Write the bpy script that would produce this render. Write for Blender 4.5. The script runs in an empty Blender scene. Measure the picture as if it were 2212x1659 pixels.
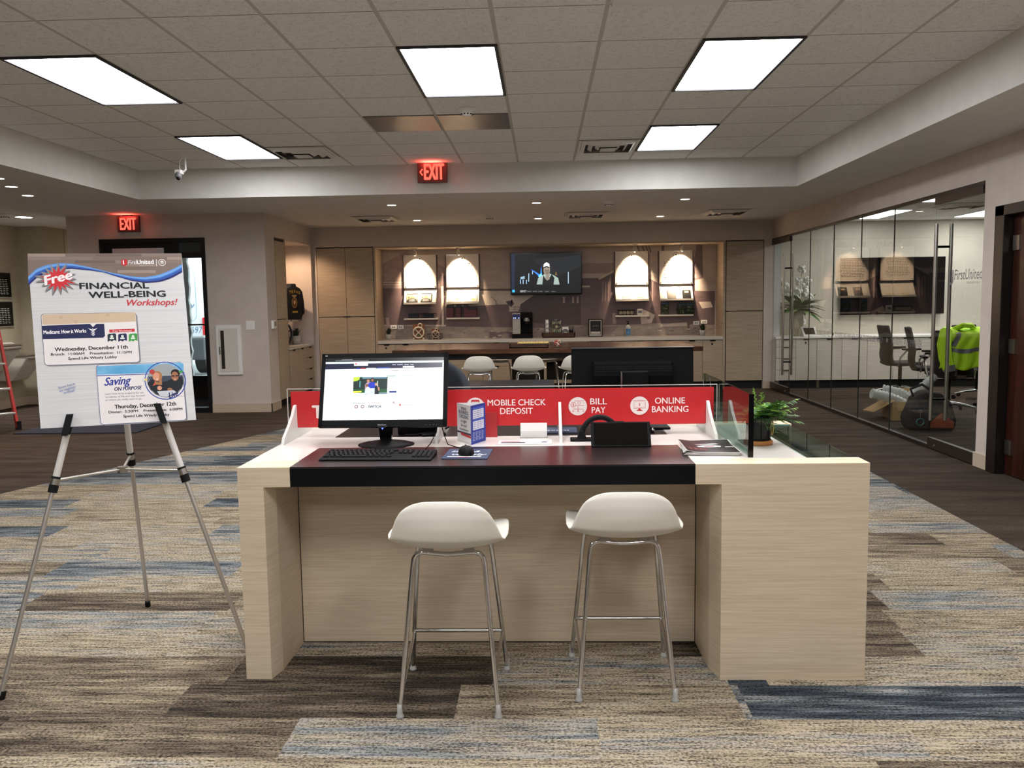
import bpy, bmesh, math, random
from math import sin, cos, pi, radians as R
from mathutils import Vector, Matrix
random.seed(7)
S = bpy.context.scene
COL = S.collection
def s2l(c): return c/12.92 if c <= .04045 else ((c+.055)/1.055)**2.4
def rgb(h, k=1.0):
    h = h.lstrip('#'); return tuple(s2l(int(h[i:i+2], 16)/255)*k for i in (0, 2, 4)) + (1,)
MATS = {}
def pm(name, col, rough=.5, metal=0, spec=.5, emit=None, es=0, coat=0, alpha=1):
    """plain principled material"""
    if name in MATS: return MATS[name]
    m = bpy.data.materials.new(name); m.use_nodes = True
    b = m.node_tree.nodes['Principled BSDF']
    c = rgb(col) if isinstance(col, str) else (tuple(col)+(1,))[:4]
    b.inputs['Base Color'].default_value = c
    b.inputs['Roughness'].default_value = rough
    b.inputs['Metallic'].default_value = metal
    b.inputs['Specular IOR Level'].default_value = spec
    b.inputs['Coat Weight'].default_value = coat
    b.inputs['Alpha'].default_value = alpha
    if es:
        b.inputs['Emission Color'].default_value = rgb(emit) if isinstance(emit, str) else (tuple(emit)+(1,))[:4]
        b.inputs['Emission Strength'].default_value = es
    MATS[name] = m; return m
def ink(col, rough=.55): return pm('print_'+col.strip('#'), col, rough, spec=.3)
SCR = {}
def scr(col, k=1.0):
    """pixels of a lit screen"""
    n = 'screen_%s_%g' % (col.strip('#'), k)
    if n in MATS: return MATS[n]
    m = bpy.data.materials.new(n); m.use_nodes = True
    b = m.node_tree.nodes['Principled BSDF']
    b.inputs['Base Color'].default_value = (.01, .01, .01, 1); b.inputs['Roughness'].default_value = .25
    b.inputs['Emission Color'].default_value = rgb(col); b.inputs['Emission Strength'].default_value = k
    MATS[n] = m; return m
def emis(name, col, k):
    m = bpy.data.materials.new(name); m.use_nodes = True; nt = m.node_tree
    for n in list(nt.nodes): nt.nodes.remove(n)
    e = nt.nodes.new('ShaderNodeEmission'); o = nt.nodes.new('ShaderNodeOutputMaterial')
    e.inputs[0].default_value = (tuple(col)+(1,))[:4]; e.inputs[1].default_value = k
    nt.links.new(e.outputs[0], o.inputs[0]); MATS[name] = m; return m
class NT:
    """tiny node helper"""
    def __init__(s, name):
        s.m = bpy.data.materials.new(name); s.m.use_nodes = True; s.t = s.m.node_tree
        s.b = s.t.nodes['Principled BSDF']; MATS[name] = s.m
    def n(s, typ, **k):
        nd = s.t.nodes.new(typ)
        for a, v in k.items():
            if a.startswith('i'): nd.inputs[int(a[1:])].default_value = v
            else: setattr(nd, a, v)
        return nd
    def l(s, a, b): s.t.links.new(a, b)
    def math(s, op, a, b=None, c=None):
        nd = s.t.nodes.new('ShaderNodeMath'); nd.operation = op
        for i, v in enumerate((a, b, c)):
            if v is None: continue
            if isinstance(v, (int, float)): nd.inputs[i].default_value = v
            else: s.l(v, nd.inputs[i])
        return nd.outputs[0]
    def coord(s, which='Object'): return s.n('ShaderNodeTexCoord').outputs[which]
    def mapped(s, scale, loc=(0, 0, 0)):
        mp = s.n('ShaderNodeMapping'); mp.inputs['Scale'].default_value = scale; mp.inputs['Location'].default_value = loc
        s.l(s.coord(), mp.inputs[0]); return mp.outputs[0]
    def noise(s, vec, scale=1, detail=3, rough=.55):
        nd = s.n('ShaderNodeTexNoise'); nd.inputs['Scale'].default_value = scale
        nd.inputs['Detail'].default_value = detail; nd.inputs['Roughness'].default_value = rough
        s.l(vec, nd.inputs['Vector']); return nd.outputs['Fac']
    def ramp(s, fac, stops, interp='LINEAR'):
        r = s.n('ShaderNodeValToRGB'); cr = r.color_ramp; cr.interpolation = interp
        while len(cr.elements) < len(stops): cr.elements.new(.5)
        for e, (p, c) in zip(cr.elements, stops):
            e.position = p; e.color = rgb(c) if isinstance(c, str) else (tuple(c)+(1,))[:4]
        s.l(fac, r.inputs[0]); return r.outputs[0]
    def mix(s, f, a, b, typ='MIX'):
        nd = s.n('ShaderNodeMix'); nd.data_type = 'RGBA'; nd.blend_type = typ
        for i, v in ((0, f), (6, a), (7, b)):
            if isinstance(v, (int, float)): nd.inputs[i].default_value = v
            elif isinstance(v, (tuple, str)): nd.inputs[i].default_value = rgb(v) if isinstance(v, str) else v
            else: s.l(v, nd.inputs[i])
        return nd.outputs[2]
    def bump(s, h, strength=.2, dist=.01):
        nd = s.n('ShaderNodeBump'); nd.inputs['Strength'].default_value = strength; nd.inputs['Distance'].default_value = dist
        s.l(h, nd.inputs['Height']); s.l(nd.outputs[0], s.b.inputs['Normal'])
# ---------- materials ----------
def wood(name, c1, c2, c3, scale, rough=.45):
    t = NT(name); v = t.mapped(scale)
    a = t.noise(v, 1, 5, .6)
    big = t.noise(t.mapped(tuple(x*.12 for x in scale), (3, 1, 7)), 1, 2)
    f = t.math('ADD', t.math('MULTIPLY', a, .9), t.math('MULTIPLY', big, .14))
    t.l(t.ramp(f, [(.34, c1), (.55, c2), (.74, c3)]), t.b.inputs['Base Color'])
    t.b.inputs['Roughness'].default_value = rough; t.b.inputs['Specular IOR Level'].default_value = .35
    t.bump(a, .05, .002); return t.m
OAK = wood('pale_oak', '#c0ae95', '#cebda4', '#d7c8b0', (5, 5, 170))
OAKTOP = wood('pale_oak_edge', '#c9b494', '#dccaad', '#e5d6bd', (4, 40, 40))
OAKD = wood('cabinet_oak', '#a19079', '#b0a08a', '#bbac97', (3, 3, 80))
OAKS = wood('alcove_oak', '#a19079', '#b0a08a', '#bbac97', (3, 3, 80))
PALE = wood('pale_laminate', '#c4bfb3', '#d2cdc2', '#dbd7cc', (2.2, 2.2, 60))
SLAB = wood('walnut_slab', '#23150d', '#54392a', '#7d5c48', (1.3, 9, 9), .2)
TRAYW = wood('dark_tray_wood', '#2c1c12', '#4c3120', '#5f4029', (5, 5, 30), .5)
def darklam():
    t = NT('dark_laminate'); a = t.noise(t.mapped((3, 60, 60)), 1, 4)
    t.l(t.ramp(a, [(.3, '#150d0d'), (.7, '#261616')]), t.b.inputs['Base Color'])
    t.b.inputs['Roughness'].default_value = .28; t.b.inputs['Specular IOR Level'].default_value = .45; return t.m
DARKLAM = darklam()
DARKEDGE = pm('black_edge_laminate', '#08080a', .6, spec=.12)
def paint(name, col, var=.04):
    t = NT(name); a = t.noise(t.mapped((6, 6, 6)), 1, 3); b = t.noise(t.mapped((160, 160, 160)), 1, 2)
    c = rgb(col); lo = tuple(x*(1-var) for x in c[:3]); hi = tuple(min(1, x*(1+var)) for x in c[:3])
    t.l(t.ramp(a, [(.3, lo), (.7, hi)]), t.b.inputs['Base Color'])
    t.b.inputs['Roughness'].default_value = .75; t.b.inputs['Specular IOR Level'].default_value = .25
    t.bump(b, .12, .002); return t.m
WALL = paint('greige_wall_paint', '#cabfb6')
WALLL = paint('khaki_wall_paint', '#aca48c')
SOFF = paint('soffit_paint', '#dbdad6')
CONFW = paint('conference_wall_paint', '#c2bcac')
BASEB = pm('baseboard_vinyl', '#c2b29d', .4)
WHITE = pm('white_plastic', '#ecebe8', .35)
WTOP = pm('white_solid_surface', '#dcd6d0', .22)
CTOP = pm('counter_quartz', '#c9c4bb', .25)
BLACK = pm('black_plastic', '#060608', .6, spec=.15)
GLOSSB = pm('gloss_black', '#040406', .15, spec=.3)
MATTEB = pm('matt_black', '#0c0c0e', .65, spec=.2)
CHROME = pm('chrome', '#d8d8da', .1, 1)
STEEL = pm('brushed_steel', '#b9b6b0', .28, 1)
ALU = pm('satin_aluminium', '#c9c6c0', .32, .85)
SHELL = pm('white_stool_shell', '#dddacf', .38)
KICK = pm('black_toe_kick', '#0c0c0e', .6)
FRAMEB = pm('black_door_frame', '#0b0b10', .35)
RED = pm('ladder_red', '#b8231c', .45)
NAVY = pm('navy_upholstery', '#0f1520', .8)
MESHB = pm('black_chair_mesh', '#131315', .8)
FROST = pm('frosted_acrylic', '#e6e6e2', .3, spec=.5, alpha=.72)
HIVIS = pm('hi_vis_fabric', '#c3f01c', .7)
REFL = pm('grey_reflective_tape', '#6e7074', .4)
LEAF = pm('leaf_green', '#3e6b2a', .5)
LEAFD = pm('dark_leaf_green', '#1c2f1c', .5)
LEAFL = pm('young_leaf_green', '#7fae3a', .5)
BRASS = pm('sconce_metal', '#d8cfc0', .3, .3)
VENTM = pm('white_vent_metal', '#e4e2dd', .5)
VENTD = pm('vent_shadow_gap', '#403e3b', .8)
def tiles():
    t = NT('ceiling_tile'); sp = t.n('ShaderNodeSeparateXYZ'); t.l(t.coord(), sp.inputs[0])
    def line(o, off, p, w):
        a = t.math('FRACT', t.math('DIVIDE', t.math('SUBTRACT', o, off), p))
        d = t.math('ABSOLUTE', t.math('SUBTRACT', a, .5))
        return t.math('GREATER_THAN', d, .5-w/p)
    lx = line(sp.outputs[0], -.25, .603, .012); ly = line(sp.outputs[1], 5.14, .61, .0045)
    g = t.math('MAXIMUM', lx, ly)
    n = t.noise(t.mapped((120, 120, 120)), 1, 2); n2 = t.noise(t.mapped((30, 30, 30)), 1, 3)
    base = t.ramp(t.math('ADD', t.math('MULTIPLY', n, .6), t.math('MULTIPLY', n2, .4)), [(.36, '#d2d1cf'), (.46, '#ecebe9'), (.6, '#f0efed')])
    grid = t.mix(lx, '#8b8884', '#c6c2bb')
    t.l(t.mix(g, base, grid), t.b.inputs['Base Color']); t.b.inputs['Roughness'].default_value = .9
    t.b.inputs['Specular IOR Level'].default_value = .1; t.bump(n, .15, .003); return t.m
TILE = tiles()
def plank_carpet():
    t = NT('plank_carpet'); sp = t.n('ShaderNodeSeparateXYZ'); t.l(t.coord(), sp.inputs[0])
    X, Y = sp.outputs[0], sp.outputs[1]
    def cells(px, py, seed):
        row = t.math('FLOOR', t.math('DIVIDE', t.math('SUBTRACT', Y, .205), py))
        w = t.n('ShaderNodeTexWhiteNoise'); w.noise_dimensions = '1D'
        t.l(t.math('ADD', row, seed), w.inputs['W'])
        col = t.math('FLOOR', t.math('DIVIDE', t.math('ADD', X, t.math('MULTIPLY', w.outputs['Value'], px)), px))
        cb = t.n('ShaderNodeCombineXYZ'); t.l(row, cb.inputs[0]); t.l(col, cb.inputs[1]); cb.inputs[2].default_value = seed
        w2 = t.n('ShaderNodeTexWhiteNoise'); w2.noise_dimensions = '3D'; t.l(cb.outputs[0], w2.inputs['Vector'])
        return w2.outputs['Value']
    c1 = cells(1.0, .25, 11.3)
    # streaks inside each plank run with its length
    cb = t.n('ShaderNodeCombineXYZ'); t.l(t.math('MULTIPLY', X, 1.9), cb.inputs[0]); t.l(t.math('MULTIPLY', Y, 20), cb.inputs[1]); t.l(t.math('MULTIPLY', c1, 37), cb.inputs[2])
    st = t.noise(cb.outputs[0], 1, 5, .62)
    cb2 = t.n('ShaderNodeCombineXYZ'); t.l(t.math('MULTIPLY', X, 7), cb2.inputs[0]); t.l(t.math('MULTIPLY', Y, 95), cb2.inputs[1]); t.l(t.math('MULTIPLY', c1, 11), cb2.inputs[2])
    st2 = t.noise(cb2.outputs[0], 1, 3, .6)
    region = t.noise(t.mapped((.33, .5, 1), (8.2, 4.1, 0)), 1, 1)
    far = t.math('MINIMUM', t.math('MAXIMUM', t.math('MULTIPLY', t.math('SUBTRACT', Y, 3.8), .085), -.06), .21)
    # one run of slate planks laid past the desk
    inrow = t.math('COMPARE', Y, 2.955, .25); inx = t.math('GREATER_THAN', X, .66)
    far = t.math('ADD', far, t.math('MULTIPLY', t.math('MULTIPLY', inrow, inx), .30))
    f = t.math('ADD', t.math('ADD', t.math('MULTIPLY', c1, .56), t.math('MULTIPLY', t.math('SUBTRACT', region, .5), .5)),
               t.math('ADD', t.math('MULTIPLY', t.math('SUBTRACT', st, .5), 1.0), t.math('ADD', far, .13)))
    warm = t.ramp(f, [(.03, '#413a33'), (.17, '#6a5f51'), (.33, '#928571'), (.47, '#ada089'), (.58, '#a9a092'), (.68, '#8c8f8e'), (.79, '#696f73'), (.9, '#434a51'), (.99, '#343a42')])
    wv = t.noise(t.mapped((95, 130, 1)), 1, 2, .7)
    wv2 = t.noise(t.mapped((300, 300, 1)), 1, 1, .5)
    dark = t.ramp(t.math('ADD', t.math('MULTIPLY', st2, .42), t.math('MULTIPLY', wv, .58)), [(.38, (.12, .12, .12)), (.47, (.52, .52, .52)), (.55, (1.03, 1.03, 1.03))])
    t.l(t.mix(1.0, warm, dark, 'MULTIPLY'), t.b.inputs['Base Color'])
    t.b.inputs['Roughness'].default_value = .95; t.b.inputs['Specular IOR Level'].default_value = .08
    t.bump(t.math('ADD', wv, wv2), .35, .004); return t.m
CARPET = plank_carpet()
def brown_carpet():
    t = NT('brown_carpet'); a = t.noise(t.mapped((1.2, 7, 1)), 1, 4, .6); w = t.noise(t.mapped((140, 140, 1)), 1, 2, .7)
    base = t.ramp(a, [(.3, '#3a312b'), (.6, '#51473f'), (.75, '#5d524a')])
    dk = t.ramp(w, [(.35, (.4, .4, .4)), (.6, (1.1, 1.1, 1.1))])
    t.l(t.mix(1.0, base, dk, 'MULTIPLY'), t.b.inputs['Base Color']); t.b.inputs['Roughness'].default_value = .95
    t.b.inputs['Specular IOR Level'].default_value = .08; t.bump(w, .3, .004); return t.m
BROWN = brown_carpet()
def glass(name, tint, rough=0.0, ior=1.5, dark=1.0):
    m = bpy.data.materials.new(name); m.use_nodes = True; nt = m.node_tree
    for n in list(nt.nodes): nt.nodes.remove(n)
    tr = nt.nodes.new('ShaderNodeBsdfTransparent'); tr.inputs[0].default_value = rgb(tint)
    gl = nt.nodes.new('ShaderNodeBsdfGlossy'); gl.inputs['Roughness'].default_value = rough; gl.inputs[0].default_value = (1, 1, 1, 1)
    fr = nt.nodes.new('ShaderNodeFresnel'); fr.inputs[0].default_value = ior
    mx = nt.nodes.new('ShaderNodeMixShader'); o = nt.nodes.new('ShaderNodeOutputMaterial')
    ge = nt.nodes.new('ShaderNodeNewGeometry'); mm = nt.nodes.new('ShaderNodeMath'); mm.operation = 'SUBTRACT'; mm.inputs[0].default_value = 1
    nt.links.new(ge.outputs['Backfacing'], mm.inputs[1]); m2 = nt.nodes.new('ShaderNodeMath'); m2.operation = 'MULTIPLY'; nt.links.new(fr.outputs[0], m2.inputs[0]); nt.links.new(mm.outputs[0], m2.inputs[1])
    nt.links.new(m2.outputs[0], mx.inputs[0]); nt.links.new(tr.outputs[0], mx.inputs[1]); nt.links.new(gl.outputs[0], mx.inputs[2])
    nt.links.new(mx.outputs[0], o.inputs[0]); MATS[name] = m; return m
GLASS = glass('clear_glass', '#f7f9f8')
GREENG = glass('green_tinted_glass', '#b9cbc4', ior=1.5)
ACRYL = glass('clear_acrylic', '#f6f6f6', ior=1.25)
# ---------- mesh builder ----------
TXT = {}
def textmesh(s, bold=0.0):
    k = (s, bold)
    if k in TXT: return TXT[k]
    cu = bpy.data.curves.new('lettering', 'FONT'); cu.body = s; cu.size = 1.0; cu.resolution_u = 3
    cu.offset = bold
    ob = bpy.data.objects.new('lettering', cu); COL.objects.link(ob)
    bpy.context.view_layer.update()
    me = bpy.data.meshes.new_from_object(ob.evaluated_get(bpy.context.evaluated_depsgraph_get()))
    vs = [(v.co.x, v.co.y) for v in me.vertices]; fs = [tuple(p.vertices) for p in me.polygons]
    bpy.data.meshes.remove(me); bpy.data.objects.remove(ob); bpy.data.curves.remove(cu)
    if not vs: vs = [(0, 0)]
    TXT[k] = (vs, fs, min(v[0] for v in vs), max(v[0] for v in vs)); return TXT[k]
CAP = .685
class MB:
    def __init__(s, m=None): s.v = []; s.f = []; s.fm = []; s.sm = []; s.mats = []; s.m = m; s.d = 0.0; s.T = lambda u, v, d: (u, -d, v); s.step = .0004
    def mi(s, m):
        m = m or s.m
        if m not in s.mats: s.mats.append(m)
        return s.mats.index(m)
    def add(s, vs, fs, m=None, smooth=False):
        o = len(s.v); s.v += [tuple(p) for p in vs]; k = s.mi(m)
        for f in fs: s.f.append(tuple(i+o for i in f)); s.fm.append(k); s.sm.append(smooth)
    def box(s, a, b, m=None):
        (x0, y0, z0), (x1, y1, z1) = a, b
        x0, x1 = min(x0, x1), max(x0, x1); y0, y1 = min(y0, y1), max(y0, y1); z0, z1 = min(z0, z1), max(z0, z1)
        s.add([(x0,y0,z0),(x1,y0,z0),(x1,y1,z0),(x0,y1,z0),(x0,y0,z1),(x1,y0,z1),(x1,y1,z1),(x0,y1,z1)],
              [(3,2,1,0),(4,5,6,7),(0,1,5,4),(1,2,6,5),(2,3,7,6),(3,0,4,7)], m)
    def obox(s, c, ax, ay, az, m=None):
        c, ax, ay, az = map(Vector, (c, ax, ay, az))
        vs = [c+ax*i+ay*j+az*k for k in (-.5, .5) for i, j in ((-.5,-.5),(.5,-.5),(.5,.5),(-.5,.5))]
        s.add(vs, [(3,2,1,0),(4,5,6,7),(0,1,5,4),(1,2,6,5),(2,3,7,6),(3,0,4,7)], m)
    def tube(s, pts, r, n=10, m=None, closed=False, rs=None, caps=True):
        pts = [Vector(p) for p in pts]; N = len(pts); rings = []
        prev = None
        for i, p in enumerate(pts):
            if closed: d = pts[(i+1) % N]-pts[i-1]
            else: d = pts[min(i+1, N-1)]-pts[max(i-1, 0)]
            d.normalize()
            if prev is None: a = d.orthogonal().normalized()
            else:
                a = prev-d*prev.dot(d)
                a = a.normalized() if a.length > 1e-6 else d.orthogonal().normalized()
            prev = a; b = d.cross(a); rr = rs[i] if rs else r
            rings.append([p+(a*cos(2*pi*k/n)+b*sin(2*pi*k/n))*rr for k in range(n)])
        vs = [q for r_ in rings for q in r_]; fs = []
        for i in range(N if closed else N-1):
            j = (i+1) % N
            for k in range(n): fs.append((i*n+k, i*n+(k+1) % n, j*n+(k+1) % n, j*n+k))
        s.add(vs, fs, m, True)
        if not closed and caps: s.add(rings[0], [tuple(range(n))[::-1]], m); s.add(rings[-1], [tuple(range(n))], m)
    def lathe(s, prof, c=(0, 0, 0), n=20, m=None, axis='Z', smooth=True):
        vs = []; fs = []
        for r, z in prof:
            for k in range(n):
                a = 2*pi*k/n; x, y = r*cos(a), r*sin(a)
                p = (x, y, z) if axis == 'Z' else ((x, z, y) if axis == 'Y' else (z, x, y))
                vs.append((p[0]+c[0], p[1]+c[1], p[2]+c[2]))
        for i in range(len(prof)-1):
            for k in range(n): fs.append((i*n+k, i*n+(k+1) % n, (i+1)*n+(k+1) % n, (i+1)*n+k))
        s.add(vs, fs, m, smooth)
    def disc(s, c, r, n=20, m=None, axis='Z'):
        s.lathe([(0.0001, 0), (r, 0)], c, n, m, axis, False)
    def cyl(s, c, r, h, n=20, m=None, axis='Z'):
        s.lathe([(.0001, 0), (r, 0), (r, h), (.0001, h)], c, n, m, axis, False)
    def ball(s, c, r, n=12, m=None, sc=(1, 1, 1)):
        vs = []; fs = []; k2 = n//2
        for i in range(k2+1):
            for k in range(n):
                t = pi*i/k2; a = 2*pi*k/n; rr = max(sin(t), .001)
                vs.append((c[0]+r*sc[0]*rr*cos(a), c[1]+r*sc[1]*rr*sin(a), c[2]+r*sc[2]*cos(t)))
        for i in range(k2):
            for k in range(n): fs.append((i*n+k, (i+1)*n+k, (i+1)*n+(k+1) % n, i*n+(k+1) % n))
        s.add(vs, fs, m, True)
    def prism(s, poly, a, b, axis='Z', m=None):
        """poly 2d; axis Z: (x,y) extruded in z; Y: (x,z) in y; X: (y,z) in x"""
        n = len(poly)
        def P(u, v, w): return (u, v, w) if axis == 'Z' else ((u, w, v) if axis == 'Y' else (w, u, v))
        vs = [P(u, v, a) for u, v in poly]+[P(u, v, b) for u, v in poly]
        fs = [tuple(range(n))[::-1], tuple(range(n, 2*n))]+[(i, (i+1) % n, n+(i+1) % n, n+i) for i in range(n)]
        s.add(vs, fs, m)
    def grid(s, fn, nu, nv, m=None, smooth=True):
        vs = [fn(i/(nu-1), j/(nv-1)) for j in range(nv) for i in range(nu)]
        s.add(vs, [(j*nu+i, j*nu+i+1, (j+1)*nu+i+1, (j+1)*nu+i) for j in range(nv-1) for i in range(nu-1)], m, smooth)
    # --- flat print in the plane T(u, v, depth) ---
    def lay(s): s.d += s.step; return s.d
    def poly(s, pts, m, d=None):
        d = s.lay() if d is None else d
        a = sum(pts[i-1][0]*pts[i][1]-pts[i][0]*pts[i-1][1] for i in range(len(pts)))
        if a < 0: pts = pts[::-1]
        s.add([s.T(u, v, d) for u, v in pts], [tuple(range(len(pts)))], m)
    def rect(s, u0, v0, u1, v1, m, d=None): s.poly([(u0, v0), (u1, v0), (u1, v1), (u0, v1)], m, d)
    def rrect(s, u0, v0, u1, v1, r, m):
        u0, u1 = min(u0, u1), max(u0, u1); v0, v1 = min(v0, v1), max(v0, v1); p = []
        for cx, cy, a0 in ((u1-r, v0+r, -90), (u1-r, v1-r, 0), (u0+r, v1-r, 90), (u0+r, v0+r, 180)):
            p += [(cx+r*cos(R(a0+i*22.5)), cy+r*sin(R(a0+i*22.5))) for i in range(5)]
        s.poly(p, m)
    def circ(s, u, v, r, m, n=24, ry=None): s.poly([(u+r*cos(2*pi*i/n), v+(ry or r)*sin(2*pi*i/n)) for i in range(n)], m)
    def stroke(s, pts, w, m, closed=False):
        d = s.lay(); n = len(pts)
        L = []; Rr = []
        for i in range(n):
            a = pts[(i-1) % n] if (closed or i) else pts[i]; b = pts[(i+1) % n] if (closed or i < n-1) else pts[i]
            dx, dy = b[0]-a[0], b[1]-a[1]; q = math.hypot(dx, dy) or 1
            L.append((pts[i][0]-dy/q*w/2, pts[i][1]+dx/q*w/2)); Rr.append((pts[i][0]+dy/q*w/2, pts[i][1]-dx/q*w/2))
        vs = [s.T(u, v, d) for u, v in L]+[s.T(u, v, d) for u, v in Rr]
        s.add(vs, [(n+i, n+(i+1) % n, (i+1) % n, i) for i in range(n if closed else n-1)], m)
    def ring(s, u, v, r, w, m, n=28): s.stroke([(u+r*cos(2*pi*i/n), v+r*sin(2*pi*i/n)) for i in range(n)], w, m, True)
    def text(s, t, u, v, h, m, w=None, align='L', bold=0.0, shear=0.0, rot=0.0, sx=1.0):
        vs, fs, x0, x1 = textmesh(t, 0.0); k = h/CAP; kx = k*sx
        if w: kx = w/(x1-x0)
        W = (x1-x0)*kx; off = {'L': 0, 'C': -W/2, 'R': -W}[align]; ca, sa = cos(rot), sin(rot)
        bo = bold*k*.9; shifts = [(0, 0)] if not bold else [(-bo, 0), (bo, 0), (0, -bo*.6), (0, bo*.6)]
        d = s.lay(); dd = s.step*.2
        for n_, (ox, oy) in enumerate(shifts):
            out = []
            for x, y in vs:
                a = (x-x0)*kx+off+shear*y*k+ox; b = y*k+oy
                out.append(s.T(u+a*ca-b*sa, v+a*sa+b*ca, d+dd*n_))
            s.add(out, fs, m)
    def greek(s, u0, v, u1, h, m, words=5, seed=1):
        """a line of small print too fine to read"""
        rd = random.Random(seed); d = s.lay(); x = u0; w = (u1-u0)/words
        for i in range(words):
            ww = w*rd.uniform(.55, .85); s.rect(x, v, x+ww, v+h, m, d); x += w
    def build(s, name, parent=None, world=False, bevel=0, sub=0, solid=0, loc=None, rot=None, recalc=False):
        me = bpy.data.meshes.new(name); vs = s.v
        if parent is not None and world:
            M = parent.matrix_basis.inverted() if parent.parent is None else (parent.parent.matrix_basis @ parent.matrix_basis).inverted()
            vs = [tuple(M @ Vector(p)) for p in vs]
        me.from_pydata(vs, [], s.f)
        for m in s.mats: me.materials.append(m)
        me.polygons.foreach_set('material_index', s.fm); me.polygons.foreach_set('use_smooth', s.sm); me.update()
        if recalc:
            bm = bmesh.new(); bm.from_mesh(me); bmesh.ops.remove_doubles(bm, verts=bm.verts, dist=1e-5)
            bmesh.ops.recalc_face_normals(bm, faces=bm.faces); bm.to_mesh(me); bm.free()
        o = bpy.data.objects.new(name, me); COL.objects.link(o)
        if parent is not None: o.parent = parent
        if loc: o.location = loc
        if rot: o.rotation_euler = rot
        if solid:
            q = o.modifiers.new('thickness', 'SOLIDIFY'); q.thickness = solid; q.offset = 0
        if bevel:
            q = o.modifiers.new('edge', 'BEVEL'); q.width = bevel; q.segments = 2; q.limit_method = 'ANGLE'; q.angle_limit = R(40)
        if sub:
            q = o.modifiers.new('smooth', 'SUBSURF'); q.levels = sub; q.render_levels = sub
        return o
def walls(q, name):
    """every box of the shell as its own wall piece"""
    for i in range(0, len(q.v), 8):
        w = MB(q.m); w.v = q.v[i:i+8]; w.f = [tuple(k-i for k in f) for f in q.f[i//8*6:i//8*6+6]]; w.mats = q.mats; w.fm = q.fm[i//8*6:i//8*6+6]; w.sm = q.sm[i//8*6:i//8*6+6]
        struct(w.build(name))
def thing(name, label, cat, loc=(0, 0, 0), rz=0, group=None):
    o = bpy.data.objects.new(name, None); COL.objects.link(o); o.empty_display_size = .1
    o.matrix_basis = Matrix.Translation(loc) @ Matrix.Rotation(rz, 4, 'Z')
    o['label'] = label; o['category'] = cat
    if group: o['group'] = group
    return o
def tag(o, label, cat, group=None):
    o['label'] = label; o['category'] = cat
    if group: o['group'] = group
    return o
def struct(o): o['kind'] = 'structure'; return o
def copy_tree(o, parent=None):
    c = o.copy(); COL.objects.link(c); c.parent = parent
    for ch in [x for x in bpy.data.objects if x.parent == o]: copy_tree(ch, c)
    return c
def dup(o, label, loc, rz=0, group=None, tall=1.0):
    c = copy_tree(o); c.matrix_basis = Matrix.Translation(loc) @ Matrix.Rotation(rz, 4, 'Z') @ Matrix.Diagonal((1, 1, tall, 1)); c['label'] = label
    if group: c['group'] = group
    return c
def wbox(name, a, b, m, parent=None, **k):
    q = MB(m); q.box(a, b); return q.build(name, parent, world=True, **k)
def quadmap(TL, TR, BR, BL, w, h):
    """layout sheet of a flat print: a reading on the sheet's own outline -> metres on the sheet"""
    def f(px, py):
        u = v = .5
        for _ in range(8):
            x = (TL[0]*(1-u)+TR[0]*u)*(1-v)+(BL[0]*(1-u)+BR[0]*u)*v; y = (TL[1]*(1-u)+TR[1]*u)*(1-v)+(BL[1]*(1-u)+BR[1]*u)*v
            ax = (TR[0]-TL[0])*(1-v)+(BR[0]-BL[0])*v; bx = (BL[0]-TL[0])*(1-u)+(BR[0]-TR[0])*u
            ay = (TR[1]-TL[1])*(1-v)+(BR[1]-BL[1])*v; by = (BL[1]-TL[1])*(1-u)+(BR[1]-TR[1])*u
            D = ax*by-bx*ay; ex, ey = px-x, py-y
            u += (ex*by-bx*ey)/D; v += (ax*ey-ex*ay)/D
        return (u*w, (1-v)*h)
    return f
# ---------- camera ----------
F_PX, HC = 1821.17, 1.39
yaw, pitch, roll = .03757286, .09647333, -.01520228
Fv = Vector((-sin(yaw)*cos(pitch), cos(yaw)*cos(pitch), -sin(pitch))); Rv = Vector((cos(yaw), sin(yaw), 0)); Uv = Rv.cross(Fv)
Rc = Rv*cos(roll)+Uv*sin(roll); Uc = -Rv*sin(roll)+Uv*cos(roll)
cam = bpy.data.cameras.new('camera'); camo = bpy.data.objects.new('camera', cam); COL.objects.link(camo)
cam.sensor_width = 36; cam.sensor_fit = 'HORIZONTAL'; cam.lens = F_PX/2212*36; cam.clip_start = .05; cam.clip_end = 200
camo.matrix_world = Matrix(((Rc.x, Uc.x, -Fv.x, 0), (Rc.y, Uc.y, -Fv.y, 0), (Rc.z, Uc.z, -Fv.z, HC), (0, 0, 0, 1)))
S.camera = camo
ZC, ZS, YS, YW, YB, YM, XR, XL = 2.91, 2.59, 9.37, 10.915, 13.19, 13.75, 3.526, -3.585
XG0, XG1 = -4.47, 2.755
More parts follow.
